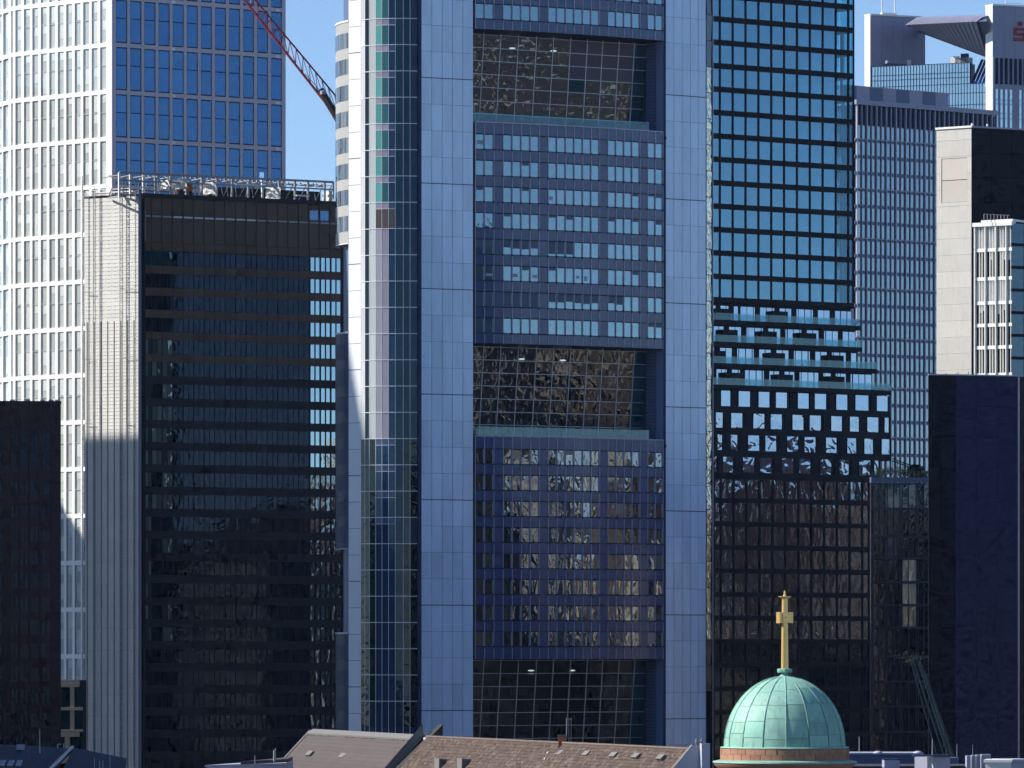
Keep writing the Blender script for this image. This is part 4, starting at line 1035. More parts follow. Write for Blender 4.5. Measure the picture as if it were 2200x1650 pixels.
# ================================================================== 10  STONE SIDED DARK TOWER
def stone_tower():
    Y0 = 725.0; Rf = Face.px(2087, Y0, 28); RW = Rf.u(2260)
    l0 = Face.px(2087, Y0, -36); u = l0.u(2012); Lf = Face(*l0.p(u), -36); LW = -u
    T = thing('office_tower', 'tower with sunlit beige stone end wall and plain black side', 'office tower', (*Rf.p(6, -8), 0))
    Zl = lambda y: Lf.z(y, LW); zt = Zl(274)
    bd = MB(); bd.prism([Lf.p(0, -.3), Lf.p(LW, -.3), Rf.p(.05, -.2), Rf.p(RW, -.2), Rf.p(RW, -14), Lf.p(0, -14)], 0, zt); bd.build('tower_core', 'black_frame', T)
    ys = [274, 299.5, 334.5, 370, 406, 441.5, 477] + [511 + 35.35 * k for k in range(33)]
    for i in range(len(ys) - 1):
        if 334 <= ys[i] < 441:
            piece(T, 'stone_panel', Lf, 0, LW * .14, Zl(ys[i + 1]) + .02, Zl(ys[i]) - .0, -.3, 0, 'stone_beige')
            piece(T, 'stone_panel', Lf, LW * .88, LW, Zl(ys[i + 1]) + .02, Zl(ys[i]), -.3, 0, 'stone_beige')
        else: piece(T, 'stone_panel', Lf, 0, LW, Zl(ys[i + 1]) + .02, Zl(ys[i]), -.3, 0, 'stone_beige', tilt=.001)
    piece(T, 'recess_panel', Lf, LW * .15, LW * .87, Zl(384), Zl(338), -.3, -.06, 'stone_beige_recess')
    piece(T, 'recess_panel', Lf, LW * .15, LW * .87, Zl(432), Zl(385.5), -.3, -.06, 'stone_beige_recess')
    piece(T, 'stone_panel', Lf, LW * .141, LW * .879, Zl(441), Zl(432.5), -.3, -.005, 'stone_beige'); piece(T, 'stone_panel', Lf, LW * .141, LW * .879, Zl(337.5), Zl(334.8), -.3, -.005, 'stone_beige')
    for j in range(4):
        y = 274
        while y < 1640:
            piece(T, 'granite_panel', Rf, RW * j / 4 + .02, RW * (j + 1) / 4 - .02, Rf.z(y + 53), Rf.z(y) - .02, -.2, 0, 'navy_panel_dark'); y += 53
    cp = MB(); cp.box(Lf, -.1, LW + .1, zt, zt + .25, -.8, .15); cp.build('coping', 'steel_white', T)
    cp = MB(); cp.box(Rf, .15, RW, zt, zt + .2, -.8, .12); cp.build('coping', 'lilac_metal', T)
    for xx in (2087, 2124):
        lm = MB(); c = Rf.p(max(.3, Rf.u(xx)), -.3); lm.lathe(*c, [(.02, zt + .2), (.06, zt + .25), (.16, zt + .4), (.12, zt + .55), (.01, zt + .6)], 8); lm.build('roof_lamp', 'steel_white', T)
stone_tower()

# ================================================================== 11  WHITE FINNED GLASS BLOCK (right edge)
def finned_block():
    Y0 = 690.0; Rf = Face.px(2174, Y0, 30); RW = Rf.u(2250)
    l0 = Face.px(2174, Y0, -34); u = l0.u(2094); Lf = Face(*l0.p(u), -34); LW = -u
    T = thing('office_block', 'white columned glass block with sunlit curtains at the right edge', 'office block', (*Rf.p(4, -6), 0))
    Z = lambda y: Lf.z(y, LW); zt = Z(478)
    bd = MB(); bd.prism([Lf.p(0, -1.1), Lf.p(LW - .3, -1.1), Rf.p(.4, -.4), Rf.p(RW, -.4), Rf.p(RW, -12), Lf.p(0, -12)], 0, zt - .2); bd.build('block_core', 'room_dark', T)
    rows = [(484, 531), (540, 593), (600, 645), (652, 693), (700, 741), (749, 800), (808, 850)]
    nb = 4; bw = LW / 3.55
    for k, (y0, y1) in enumerate(rows):
        piece(T, 'floor_beam', Lf, 0, LW, Z(y1 + 7.5), Z(y1), -.5, -.05, 'white_frame')
        for j in range(nb):
            a = j * bw
            for (p, q, mt) in ((.10, .38, 0), (.42, .62, 1), (.66, .93, 0)):
                if a + q * bw > LW: continue
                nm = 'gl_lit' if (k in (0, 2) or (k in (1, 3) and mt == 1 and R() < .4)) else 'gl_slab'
                piece(T, 'window_pane', Lf, a + p * bw, a + q * bw, Z(y1), Z(y0), -.6, -.35, nm, tilt=.01)
                if k in (1, 3) and R() < .5: piece(T, 'blind', Lf, a + p * bw, a + q * bw, Z(y0 + RU(10, 22)), Z(y0), -.34, -.3, 'blind')
            for (p, w_) in ((.02, .12), (.40, .07), (.64, .06)):
                if a + p * bw < LW - .1: piece(T, 'column', Lf, a + p * bw - w_ / 2, a + p * bw + w_ / 2, Z(y1 + .2), Z(y0 - 7.3), -.5, .15 if p < .1 else -.1, 'white_frame')
    piece(T, 'parapet', Lf, -.2, LW + .1, Z(484), Z(475.5), -.8, .25, 'steel_white')
    piece(T, 'roof_slab', Lf, LW * .18, LW + .15, Z(475.4), Z(470.5), -4, .1, 'steel_white')
    for j in range(3):
        y = 480
        while y < 1300:
            piece(T, 'side_pane', Rf, RW * j / 3 + .03, RW * (j + 1) / 3 - .03, Rf.z(y + 42), Rf.z(y), -.3, 0, 'gl_teal_dark', tilt=.004); piece(T, 'side_band', Rf, RW * j / 3, RW * (j + 1) / 3, Rf.z(y + 48.5), Rf.z(y + 42.3), -.35, .04, 'navy_panel_dark'); y += 48.7
    rg = MB()
    for q in range(8):
        p = Rf.p(-2.4 + q * .5, -2.5); rg.tube((*p, zt), (*p, zt + 1.1), .03, 4)
    rg.tube((*Rf.p(-2.4, -2.5), zt + 1.1), (*Rf.p(1.4, -2.5), zt + 1.1), .03, 4); rg.build('roof_railing', 'steel', T, 'stuff')
finned_block()

# ================================================================== 12  NAVY SLAB (lower right)
def navy_slab():
    Y0 = 640.0; A = Face.px(1995, Y0, 9); AW = A.u(2053); B = Face(*A.p(AW), 20); BW = B.u(2187); C = Face(*B.p(BW), 46); CW = C.u(2240)
    T = thing('office_block', 'smooth windowless navy slab at lower right with pale vertical edge', 'office block', (*A.p(6, -6), 0))
    zt = A.z(806)
    bd = MB(); bd.prism([A.p(0, -.2), A.p(AW, -.2), B.p(BW, -.2), C.p(CW, -.2), C.p(CW, -9), A.p(3.2, -10)], 0, zt - .05); bd.build('block_core', 'black_frame', T)
    y = 806; hs = 67
    while y < 1640:
        piece(T, 'wall_panel', A, 0, AW / 2 - .01, A.z(y + hs) + .012, A.z(y), -.2, 0, 'navy_panel_dark'); piece(T, 'wall_panel', A, AW / 2, AW, A.z(y + hs) + .012, A.z(y), -.2, 0, 'navy_panel_dark')
        for q in range(3): piece(T, 'wall_panel', B, BW * q / 3 + .01, BW * (q + 1) / 3, A.z(y + hs) + .012, A.z(y), -.2, 0, 'navy_panel', tilt=.0008)
        piece(T, 'wall_panel', C, .2, CW, A.z(y + hs) + .012, A.z(y), -.2, 0, 'navy_panel_dark'); y += hs
    eb = MB(); eb.box(C, -.05, .18, 0, zt + .1, -.2, .10); eb.build('edge_strip', 'lilac_metal', T)
    cp = MB(); cp.box(A, -.0, AW, zt, zt + .14, -.5, .05); cp.box(B, 0, BW, zt, zt + .14, -.5, .05); cp.build('coping', 'fin_metal', T)
    for xx in (2030, 2045, 2075, 2080, 2102):
        u = B.u(xx) if xx > 2053 else B.u(2054); v = MB(); p = B.p(u, -3); v.tube((*p, zt), (p[0] + .15, p[1], zt + RU(.3, .7)), .04, 5); v.build('roof_rod', 'mullion_dark', T)
navy_slab()

# ================================================================== 13  LOW BLACK GLASS BLOCK with roof hoist
def low_block():
    Y0 = 890.0; Fc = Face.px(1871, Y0, 10); W = Fc.u(2010)
    T = thing('office_block', 'low black glass block between the terraced tower and navy slab', 'office block', (*Fc.p(5, -5), 0))
    Z = Fc.z; zt = Z(1036)
    bd = MB(); bd.prism([Fc.p(0, -.4), Fc.p(W, -.4), Fc.p(W, -10), Fc.p(3.0, -10)], 0, zt - .1); bd.build('block_core', 'black_frame', T)
    cp = MB(); cp.box(Fc, 0, W, zt - .05, Z(1025), -.8, .25); cp.build('parapet', 'louvre_blue', T)
    xs = [1871, 1876, 1889, 1902.5, 1907, 1920.5, 1934, 1938.5, 1952, 1969, 1973, 1985, 1996, 2010]
    us = [Fc.u(x) for x in xs]
    ys = [(1040, 1090), (1094, 1150), (1155, 1197), (1203, 1248), (1254, 1297), (1303, 1346), (1352, 1409), (1414, 1462), (1468, 1516), (1522, 1570), (1576, 1640)]
    mu = MB()
    for k, (y0, y1) in enumerate(ys):
        for j in range(len(us) - 1):
            nm = 'gl_low_dark'
            if k == 0 and xs[j] > 1900: nm = 'gl_teal_dark'
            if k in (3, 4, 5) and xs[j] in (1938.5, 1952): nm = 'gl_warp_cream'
            piece(T, 'window_pane', Fc, us[j] + .04, us[j + 1] - .04, Z(y1), Z(y0), -.3, -.15, nm, tilt=.006)
        mu.box(Fc, 0, W, Z(y1 + 5), Z(y1), -.3, 0)
    for u in us: mu.box(Fc, u - .05, u + .05, 0, zt, -.3, .04)
    mu.build('mullions', 'lilac_dark', T, 'stuff')
    hd = MB()
    for q in range(90):
        u = RU(.5, W); c = Fc.p(u, -1.5 + RU(-.3, .3)); r = RU(.25, .7)
        for _ in range(6):
            a = RU(0, 6.28); e = RU(.1, .35); x, y, z = c[0] + RU(-.4, .4), c[1] + RU(-.3, .3), Z(1025) + RU(0, 1.6 if q % 3 else .8)
            hd.add([(x, y, z), (x + e * math.cos(a), y + e * .3, z + e * math.sin(a)), (x + e * math.cos(a + 1.9), y - e * .2, z + e * math.sin(a + 1.9))], [(0, 1, 2)])
    hd.build('roof_hedge', 'leaf_dark', T, 'stuff')
    C = thing('roof_hoist', 'black facade maintenance hoist with slanting arm on the low glass block roof', 'hoist', (*Fc.p(Fc.u(1975), -3), Z(1025)))
    b = MB(); b.box(Fc, Fc.u(1962), Fc.u(1990), Z(1025), Z(1000), -4, -2); b.build('hoist_body', 'black_frame', C)
    b = MB(); b.box(Fc, Fc.u(1968), Fc.u(1986), Z(1000), Z(996), -3.6, -2.4); b.build('hoist_cover', 'black_frame', C)
    for dz_, dy in ((0, 0), (5, 0)):
        b = MB(); b.tube(PX(1917, 985 + dz_, Y0 + 3), PX(1968, 1004 + dz_, Y0 + 3), .10, 6); b.build('hoist_arm', 'black_frame', C)
    for k in range(9):
        b = MB(); p = PX(1918 + 5.4 * k, 986 + 2 * k, Y0 + 3); b.tube(p, p - Vector((0, 0, RU(1.4, 2.4))), .05, 4); b.build('hanger', 'black_frame', C)
M('lilac_dark', (0.05, 0.05, 0.075), 0.5, spec=0.2)
G('gl_warp_cream', [(0, (.50, .46, .33)), (.5, (.30, .27, .19))], 0.2, (1, .97, .85), 0.10, 1.0, (1.5, 1.5, .5))  # cream reflection put into the pane colour
low_block()

# ================================================================== 14  COPPER DOME WITH GOLD CROSS
def dome():
    Y = 336.0; cx = (1686 - 1100) / F * Y; cy = Y; pm = F / Y
    zb = H - (1604 - HZ) / pm; zt = H - (1453 - HZ) / pm
    Rb = 129.5 / pm; Hd = zt - zb
    T = thing('church_tower', 'round sandstone church tower with green copper dome and gold cross', 'church tower', (cx, cy, 0))
    def prof(t):                                                   # t 0..1 base to crown
        a = t * math.pi / 2
        return Rb * math.cos(a) if t < .97 else Rb * math.cos(a), zb + Hd * math.sin(a)
    inner = MB(); inner.lathe(cx, cy, [(max(.05, prof(i / 16)[0] - .05), prof(i / 16)[1] - .04) for i in range(17)], 48); inner.build('dome_shell', 'copper_seam', T, smooth=True)
    ph0 = math.radians(-90 - 1.4)
    rnd = random.Random(3)
    for g_ in range(16):
        a0 = ph0 + g_ * math.pi / 8 + .012; a1 = ph0 + (g_ + 1) * math.pi / 8 - .012
        cuts = [0, .10 + rnd.uniform(-.03, .03), .25 + rnd.uniform(-.03, .03), .42 + rnd.uniform(-.03, .03), .60 + rnd.uniform(-.04, .04), .985]
        for i in range(5):
            mbp = MB(); n, k = 4, 4; vs_ = []; off = rnd.uniform(-.006, .012)
            t0, t1 = cuts[i] + .002, cuts[i + 1] - .002
            for jj in range(k + 1):
                r, z = prof(t0 + (t1 - t0) * jj / k)
                for ii in range(n + 1):
                    a = a0 + (a1 - a0) * ii / n; rr = r + off + .012 * math.sin(3.1 * ii + g_) * math.sin(2 * jj + i)
                    vs_.append((cx + rr * math.cos(a), cy + rr * math.sin(a), z))
            mbp.add(vs_, [(jj * (n + 1) + ii, jj * (n + 1) + ii + 1, (jj + 1) * (n + 1) + ii + 1, (jj + 1) * (n + 1) + ii) for jj in range(k) for ii in range(n)])
            o = mbp.build('copper_panel', 'copper_deep' if rnd.random() < .05 else 'copper_green', T, smooth=True)
    for g_ in range(16):
        a = ph0 + g_ * math.pi / 8; rb_ = MB(); pts = []
        for i in range(15):
            r, z = prof(i / 14 * .985); pts.append(Vector((cx + (r + .02) * math.cos(a), cy + (r + .02) * math.sin(a), z)))
        for p, q in zip(pts[:-1], pts[1:]): rb_.tube(p, q, .030, 5)
        rb_.build('dome_rib', 'copper_seam' if g_ % 3 else 'copper_green', T)
    # crown, block under the cross
    cr = MB(); cr.lathe(cx, cy, [(.62, zt - .06), (.32, zt + .02), (.20, zt + .14), (.20, zt + .26)], 16); cr.build('dome_crown', 'copper_green', T, smooth=True)
    bl = MB(); bl.lathe(cx, cy, [(.01, zt + .22), (.42, zt + .22), (.45, zt + .30), (.45, zt + .42), (.38, zt + .46), (.01, zt + .46)], 8); bl.build('cross_base', 'copper_green', T)
    # drum
    z1 = H - (1632 - HZ) / pm
    lip = MB(); lip.lathe(cx, cy, [(Rb - .1, zb + .02), (Rb + .22, zb + .0), (Rb + .26, zb - .06), (Rb + .2, zb - .10)], 64); lip.build('dome_lip', 'copper_green', T, smooth=False)
    Rd = 138.5 / pm; k = 0
    back = MB(); back.lathe(cx, cy, [(Rd - .06, 0), (Rd - .06, zb)], 48); back.build('drum_core', 'sandstone', T, smooth=True)
    hs = (zb - .1 - z1) / 2
    def ring(zlo, zhi, R_, n, ph, nm='sandstone_block'):
        for i in range(n):
            a0 = ph + 2 * math.pi * i / n + .004; a1 = ph + 2 * math.pi * (i + 1) / n - .004; m_ = MB(); vs_ = []
            rr = R_ + rnd.uniform(-.012, .012)
            for z in (zlo, zhi):
                for q in range(4):
                    a = a0 + (a1 - a0) * q / 3; vs_ += [(cx + rr * math.cos(a), cy + rr * math.sin(a), z)]
                for q in range(3, -1, -1):
                    a = a0 + (a1 - a0) * q / 3; vs_ += [(cx + (rr - .25) * math.cos(a), cy + (rr - .25) * math.sin(a), z)]
            m_.add(vs_, [tuple(range(7, -1, -1)), tuple(range(8, 16))] + [(q, (q + 1) % 8, 8 + (q + 1) % 8, 8 + q) for q in range(8)]); m_.build(nm, 'sandstone', T)
    ring(z1 + hs + .006, zb - .11, Rd, 36, 0); ring(z1, z1 + hs - .006, Rd, 36, .09)
    Rc = 155 / pm
    cn = MB(); cn.lathe(cx, cy, [(Rd - .1, z1 + .02), (Rc - .02, z1 - .08), (Rc, z1 - .16), (Rc - .06, z1 - .20), (Rd, z1 - .19)], 64); cn.build('cornice_lead', 'copper_green', T)
    cn = MB(); cn.lathe(cx, cy, [(Rc - .06, z1 - .2), (Rc - .12, z1 - .34), (Rc - .3, z1 - .48), (Rd + .02, z1 - .6), (Rd - .05, z1 - .62)], 64); cn.build('cornice', 'sandstone', T, smooth=True)
    zz = z1 - .62
    for k in range(3): ring(zz - .5 * (k + 1) + .006, zz - .5 * k, Rd - .02, 30, .05 * (k % 2)); 
    # gold cross, a thing of its own standing on the dome
    z0 = zt + .46; X = thing('gold_cross', 'gilded cross with boxy arms and spike on top of the copper dome', 'cross', (cx, cy, z0))
    zc = H - (1327 - HZ) / pm; ztop = H - (1286 - HZ) / pm; ztip = H - (1268 - HZ) / pm
    rot = math.radians(24)
    def rbox(mb_, wx, wy, wx2, wy2, za, zb_, ox=0):
        def P(x, y, z): return (cx + (x + ox) * math.cos(rot) - y * math.sin(rot), cy + (x + ox) * math.sin(rot) + y * math.cos(rot), z)
        mb_.hexa([P(-wx, -wy, za), P(wx, -wy, za), P(wx, wy, za), P(-wx, wy, za)], [P(-wx2, -wy2, zb_), P(wx2, -wy2, zb_), P(wx2, wy2, zb_), P(-wx2, wy2, zb_)])
    m_ = MB(); rbox(m_, .175, .14, .135, .11, z0, ztop); m_.build('shaft', 'gold', X)
    m_ = MB(); rbox(m_, .10, .155, .09, .14, z0 + .1, zc - .5); m_.build('shaft_panel', 'gold', X)
    for sgn in (-1, 1):
        m_ = MB(); hw = .36
        def P(x, y, z): return (cx + x * math.cos(rot) - y * math.sin(rot), cy + x * math.sin(rot) + y * math.cos(rot), z)
        a, b = .12 * sgn, .45 * sgn
        A = [P(a, -.18, zc - .30), P(b, -.22, zc - .33), P(b, .22, zc - .33), P(a, .18, zc - .30)]; B = [P(a, -.18, zc + .30), P(b, -.22, zc + .33), P(b, .22, zc + .33), P(a, .18, zc + .30)]
        if sgn < 0: A = [A[1], A[0], A[3], A[2]]; B = [B[1], B[0], B[3], B[2]]
        m_.hexa(A, B); m_.build('arm', 'gold', X)
    m_ = MB(); rbox(m_, .24, .26, .24, .26, zc - .26, zc + .26); m_.build('boss', 'gold', X)
    m_ = MB(); rbox(m_, .10, .31, .10, .31, zc - .06, zc + .06); m_.build('boss_stud', 'gold', X)
    m_ = MB(); rbox(m_, .17, .14, .30, .26, ztop, ztop + .10); rbox(m_, .30, .26, .30, .26, ztop + .101, ztop + .14); m_.build('capital', 'gold', X)
    m_ = MB(); m_.lathe(cx, cy, [(.12, ztop + .14), (.07, ztop + .24), (.06, ztop + .4), (.005, ztip)], 8); m_.build('spike', 'gold', X)
dome()

# ================================================================== 15  THE TWO LONG ROOFS (bottom centre)
def tile_material():
    m, nt, N, L = _new('clay_tile')
    out = N.new('ShaderNodeOutputMaterial'); p = N.new('ShaderNodeBsdfPrincipled'); L.new(p.outputs[0], out.inputs[0])
    r, ge = _rand(nt)
    v1 = N.new('ShaderNodeTexVoronoi'); v1.inputs['Scale'].default_value = 3.4
    L.new(ge.outputs['Position'], v1.inputs['Vector'])
    sep = N.new('ShaderNodeSeparateColor'); L.new(v1.outputs['Color'], sep.inputs[0])
    rp = N.new('ShaderNodeValToRGB'); e = rp.color_ramp.elements
    e[0].position = 0; e[0].color = (.035, .022, .018, 1); e[1].position = 1; e[1].color = (.15, .115, .09, 1)
    for ps, c in ((.2, (.048, .032, .027, 1)), (.55, (.075, .050, .040, 1)), (.85, (.10, .067, .052, 1))):
        q = e.new(ps); q.color = c
    L.new(sep.outputs[0], rp.inputs[0]); L.new(rp.outputs[0], p.inputs['Base Color']); p.inputs['Roughness'].default_value = .85
    b = N.new('ShaderNodeBump'); b.inputs['Distance'].default_value = .05; L.new(sep.outputs[1], b.inputs['Height']); L.new(b.outputs[0], p.inputs['Normal'])
tile_material()
ZR = H - 210 * 420 / F
def on_ridge(x, y):                                                # point on the ridge line height under pixel column
    Y = 210.0 * 420 / (y - HZ); return Vector(((x - 1100) / F * Y, Y, ZR))
RA, RB, RC_ = on_ridge(668, 1570), on_ridge(908, 1583), on_ridge(1482, 1610)
dr = (RC_ - RA).normalized(); sdir = Vector((dr.y, -dr.x, 0)); 
if sdir.x > 0: sdir = -sdir
PITCH = 1.10; DROP = 9.0
down = Vector((sdir.x, sdir.y, -PITCH)); nrm = Vector((sdir.x * PITCH, sdir.y * PITCH, 1)).normalized()
def roof_at(x, y, lift=0.0):
    d = Vector(((x - 1100) / F, 1.0, -(y - HZ) / F)); o = Vector((0, 0, H))
    t = (RA - o).dot(nrm) / d.dot(nrm); return o + d * t + nrm * lift
def slope_roof(root, a, b, mat, courses, hip=0.0):
    """stepped courses from the ridge down; hip shortens the far end at the top"""
    m_ = MB(); n = courses
    for i in range(n):
        t0, t1 = DROP * i / n, DROP * (i + 1) / n; l0, l1 = .0, (.028 if mat == 'clay_tile' else .012)
        e0, e1 = a - dr * hip * t0, a - dr * hip * t1
        p = [e0 + down * t0 + nrm * l0, b + down * t0 + nrm * l0, b + down * t1 + nrm * l1, e1 + down * t1 + nrm * l1]
        q = [v - nrm * .12 for v in p]
        m_.hexa([q[3], q[2], q[1], q[0]], [p[3], p[2], p[1], p[0]])
    return m_.build('roof', mat, root)
def long_roofs():
    T = thing('slate_roof_house', 'long house with plain mauve roof and hipped left end, bottom centre', 'house', (*(RA + (RB - RA) * .5)[:2], 0))
    hip = .22
    slope_roof(T, RA, RB - dr * .3, 'slate_mauve', 30, hip)
    wl = MB(); bk = -sdir * 2.0
    e = RA - dr * hip * DROP + down * DROP; f = RB - dr * .3 + down * DROP
    wl.prism([(e.x, e.y), (f.x, f.y), (RB.x + bk.x, RB.y + bk.y), (RA.x + bk.x, RA.y + bk.y)], 0, ZR - DROP * PITCH); wl.build('wall', 'plaster_grey', T)
    w2 = MB(); w2.prism([(RA.x, RA.y), (RB.x, RB.y), (RB.x + bk.x, RB.y + bk.y), (RA.x + bk.x, RA.y + bk.y)][::-1], 0, ZR - .05); w2.build('rear_wall', 'near_black', T)
    rc = MB(); rc.hexa([RA + nrm * .05 + sdir * .35 - Vector((0, 0, .4)), RB + nrm * .05 + sdir * .35 - Vector((0, 0, .4)), RB - sdir * .2, RA - sdir * .2], [RA + nrm * .16 + sdir * .3 - Vector((0, 0, .3)), RB + nrm * .16 + sdir * .3 - Vector((0, 0, .3)), RB - sdir * .2 + Vector((0, 0, .18)), RA - sdir * .2 + Vector((0, 0, .18))])
    rc.build('ridge_cap', 'lead_grey', T)
    hp = MB(); a0 = RA + nrm * .05; a1 = RA - dr * hip * DROP + down * DROP + nrm * .05; hp.tube(a0, a1, .14, 6); hp.build('hip_cap', 'lead_grey', T)
    def vent(root, x, y, s=1.0, mat='lead_grey'):
        p = roof_at(x, y); v = MB(); W = .62 * s; Lg = .24 * s
        d_ = down.normalized(); a = [p - dr * W - d_ * Lg, p + dr * W - d_ * Lg, p + dr * W + d_ * Lg, p - dr * W + d_ * Lg]
        v.hexa([a[3], a[2], a[1], a[0]], [a[3] + nrm * .34 * s, a[2] + nrm * .34 * s, a[1] + nrm * .30 * s, a[0] + nrm * .30 * s]); o = v.build('roof_vent', mat, root)
    for x, y in ((670, 1623), (740.6, 1628), (862.5, 1634.7)): vent(T, x, y, 1.15)
    st = MB()
    for x, y, w_, h_ in ((704, 1612, .5, .42), (640, 1618, .3, .06), (655, 1620, .3, .06), (683, 1620, .2, .06), (830, 1619, .15, .06), (853, 1617, .15, .06), (690, 1645, .1, .2)):
        p = roof_at(x, y, .04); d_ = down.normalized()
        P = [p - dr * w_ - d_ * h_, p + dr * w_ - d_ * h_ * .8, p + dr * w_ * .7 + d_ * h_, p - dr * w_ * .9 + d_ * h_ * .9]; st.add(P, [(3, 2, 1, 0)])
    st.build('patched_slates', 'facade_brown', T, 'stuff')
    hk = MB()
    for i in range(30):
        p = RA + (RB - RA) * (i + RU(0, .5)) / 31 + down * .35 + nrm * .05
        if R() < .6: hk.tube(p, p + dr * RU(.2, .7), .05, 4)
    hk.build('ridge_hooks', 'near_black', T, 'stuff')
    # fire wall between the roofs
    K = thing('tiled_roof_house', 'long house with brown clay tile roof, row of small vents and brick chimney', 'house', (*(RB + (RC_ - RB) * .5)[:2], 0))
    fw = MB(); a, b = RB + dr * .0, RB + dr * 1.3
    up = Vector((0, 0, 1.05))
    fw.hexa([a + down * DROP + nrm * .0, b + down * DROP, b - sdir * 1.4, a - sdir * 1.4], [a + down * DROP + up, b + down * DROP + up, b - sdir * 1.4 + up, a - sdir * 1.4 + up])
    fw.build('fire_wall', 'near_black', K)  # fire wall near black: its shaded side is put into the colour
    cpn = MB(); e0 = a - dr * .35
    cpn.hexa([e0 + down * DROP + nrm * .02, a + down * DROP + nrm * .02, a - sdir * .1, e0 - sdir * .1], [e0 + down * DROP + up * .6, a + down * DROP + up * 1.05, a + up * 1.05, e0 + up * .6]); cpn.build('wall_coping', 'lead_grey', K)
    slope_roof(K, RB + dr * 1.3, RC_, 'clay_tile', 40)
    f = RB + down * DROP; g_ = RC_ + down * DROP
    wl = MB(); wl.prism([(f.x, f.y), (g_.x, g_.y), (RC_.x + bk.x, RC_.y + bk.y), (RB.x + bk.x, RB.y + bk.y)], 0, ZR - DROP * PITCH); wl.build('wall', 'plaster_grey', K)
    w2 = MB(); w2.prism([(RB.x, RB.y), (RC_.x, RC_.y), (RC_.x + bk.x * .6, RC_.y + bk.y * .6), (RB.x + bk.x * .6, RB.y + bk.y * .6)][::-1], 0, ZR - .05); w2.build('rear_wall', 'plaster_grey', K)
    rr = MB(); n_ = 90
    for i in range(n_):
        p, q = RB + dr * 1.3 + (RC_ - RB - dr * 1.3) * i / n_, RB + dr * 1.3 + (RC_ - RB - dr * 1.3) * (i + .97) / n_; rr.tube(p + Vector((0, 0, .02)), q + Vector((0, 0, .05)), .13, 6)
    rr.build('ridge_tiles', 'facade_brown', K, 'stuff')
    for x, y in ((956, 1606.5), (1004, 1608.6), (1055, 1612), (1102, 1615), (1150, 1617), (1207, 1621), (1264, 1623), (1322.5, 1626), (1371, 1628), (1424, 1631), (1068, 1650), (912, 1643)): vent(K, x, y)
    for x in (963, 1012):                                          # dormer hoods at the lower frame edge
        p = roof_at(x, 1648); d_ = MB(); h0 = Vector((0, 0, .9)); o = sdir * 1.0
        d_.hexa([p - dr * .6 + o - h0 * .4, p + dr * .6 + o - h0 * .4, p + dr * .6 - h0 * .2, p - dr * .6 - h0 * .2], [p - dr * .7 + o + h0 * .8, p + dr * .7 + o + h0 * .8, p + dr * .5 + h0 * .7, p - dr * .5 + h0 * .7]); d_.build('dormer', 'lead_grey', K)
    pc = on_ridge(1207, 1597); ch = MB(); ch.wbox(pc.x - .28, pc.x + .28, pc.y - .5, pc.y + .5, ZR - 1, ZR + .55); ch.build('chimney', 'brick_red', K)
    ch = MB(); ch.wbox(pc.x - .33, pc.x + .33, pc.y - .55, pc.y + .55, ZR + .55, ZR + .66); ch.build('chimney_cap', 'bronze', K)
    for x in (1217, 1222, 1227):
        pp = on_ridge(x, 1597); a_ = MB(); a_.tube((pp.x, pp.y, ZR), (pp.x, pp.y, ZR + 2.0), .02, 4); a_.build('aerial', 'steel', K)
    for x in (1251, 1255):
        p0, p1 = roof_at(x, 1625, .1), roof_at(x - 26, 1664, .1); a_ = MB(); a_.tube(p0, p1, .05, 5); a_.build('white_pipe', 'steel_white', K)
    p0, p1 = roof_at(1232.5, 1612, .06), roof_at(1205, 1655, .06); a_ = MB(); a_.tube(p0, p1, .03, 5); a_.build('lightning_wire', 'lead_grey', K)
    for x, y in ((1182, 1623), (1176, 1636)):
        p = roof_at(x, y, .2); sn = MB(); sn.lathe(p.x, p.y, [(.01, p.z - .1), (.14, p.z - .05), (.16, p.z + .1), (.01, p.z + .2)], 8); sn.build('roof_cowl', 'steel_white', K)
    # end gable: sloping edge, flat top pier
    ge = MB(); a = RC_; th = dr * .5; u1 = Vector((0, 0, .35))
    ge.hexa([a + down * DROP, a + down * DROP + th, a - sdir * .05 + th, a - sdir * .05], [a + down * DROP + u1, a + down * DROP + th + u1, a - sdir * .05 + th + u1, a - sdir * .05 + u1]); ge.build('gable_coping', 'facade_brown', K)
    gw = MB(); w0 = a + th * .98; base = ZR - 12
    P = [w0 + down * 7.5, w0, w0 - sdir * 1.15]
    gw.add([P[0], P[1] + u1, P[2] + u1, Vector((P[2].x, P[2].y, base)), Vector((P[0].x, P[0].y, base))] + [v + dr * .05 for v in (P[0], P[1] + u1, P[2] + u1, Vector((P[2].x, P[2].y, base)), Vector((P[0].x, P[0].y, base)))],
           [(4, 3, 2, 1, 0), (5, 6, 7, 8, 9), (0, 1, 6, 5), (1, 2, 7, 6), (2, 3, 8, 7), (3, 4, 9, 8), (4, 0, 5, 9)]); gw.build('gable_wall', 'plaster_grey', K)
    pr = MB(); q0 = w0 - sdir * .55; q1 = w0 - sdir * 1.2
    pr.hexa([Vector((q0.x, q0.y, base)), Vector((q0.x, q0.y, base)) + dr * .6, Vector((q1.x, q1.y, base)) + dr * .6, Vector((q1.x, q1.y, base))], [q0 + u1 * 1.3, q0 + u1 * 1.3 + dr * .6, q1 + u1 * 1.3 + dr * .6, q1 + u1 * 1.3]); pr.build('gable_pier', 'plaster_grey', K)
    for q in range(2):
        p = w0 - sdir * (.35 + .4 * q) + u1 * 1.3; sn = MB(); sn.lathe(p.x, p.y, [(.08, p.z - .1), (.12, p.z + .1), (.05, p.z + .35), (.005, p.z + .45)], 8); sn.build('finial', 'lead_grey', K)
long_roofs()

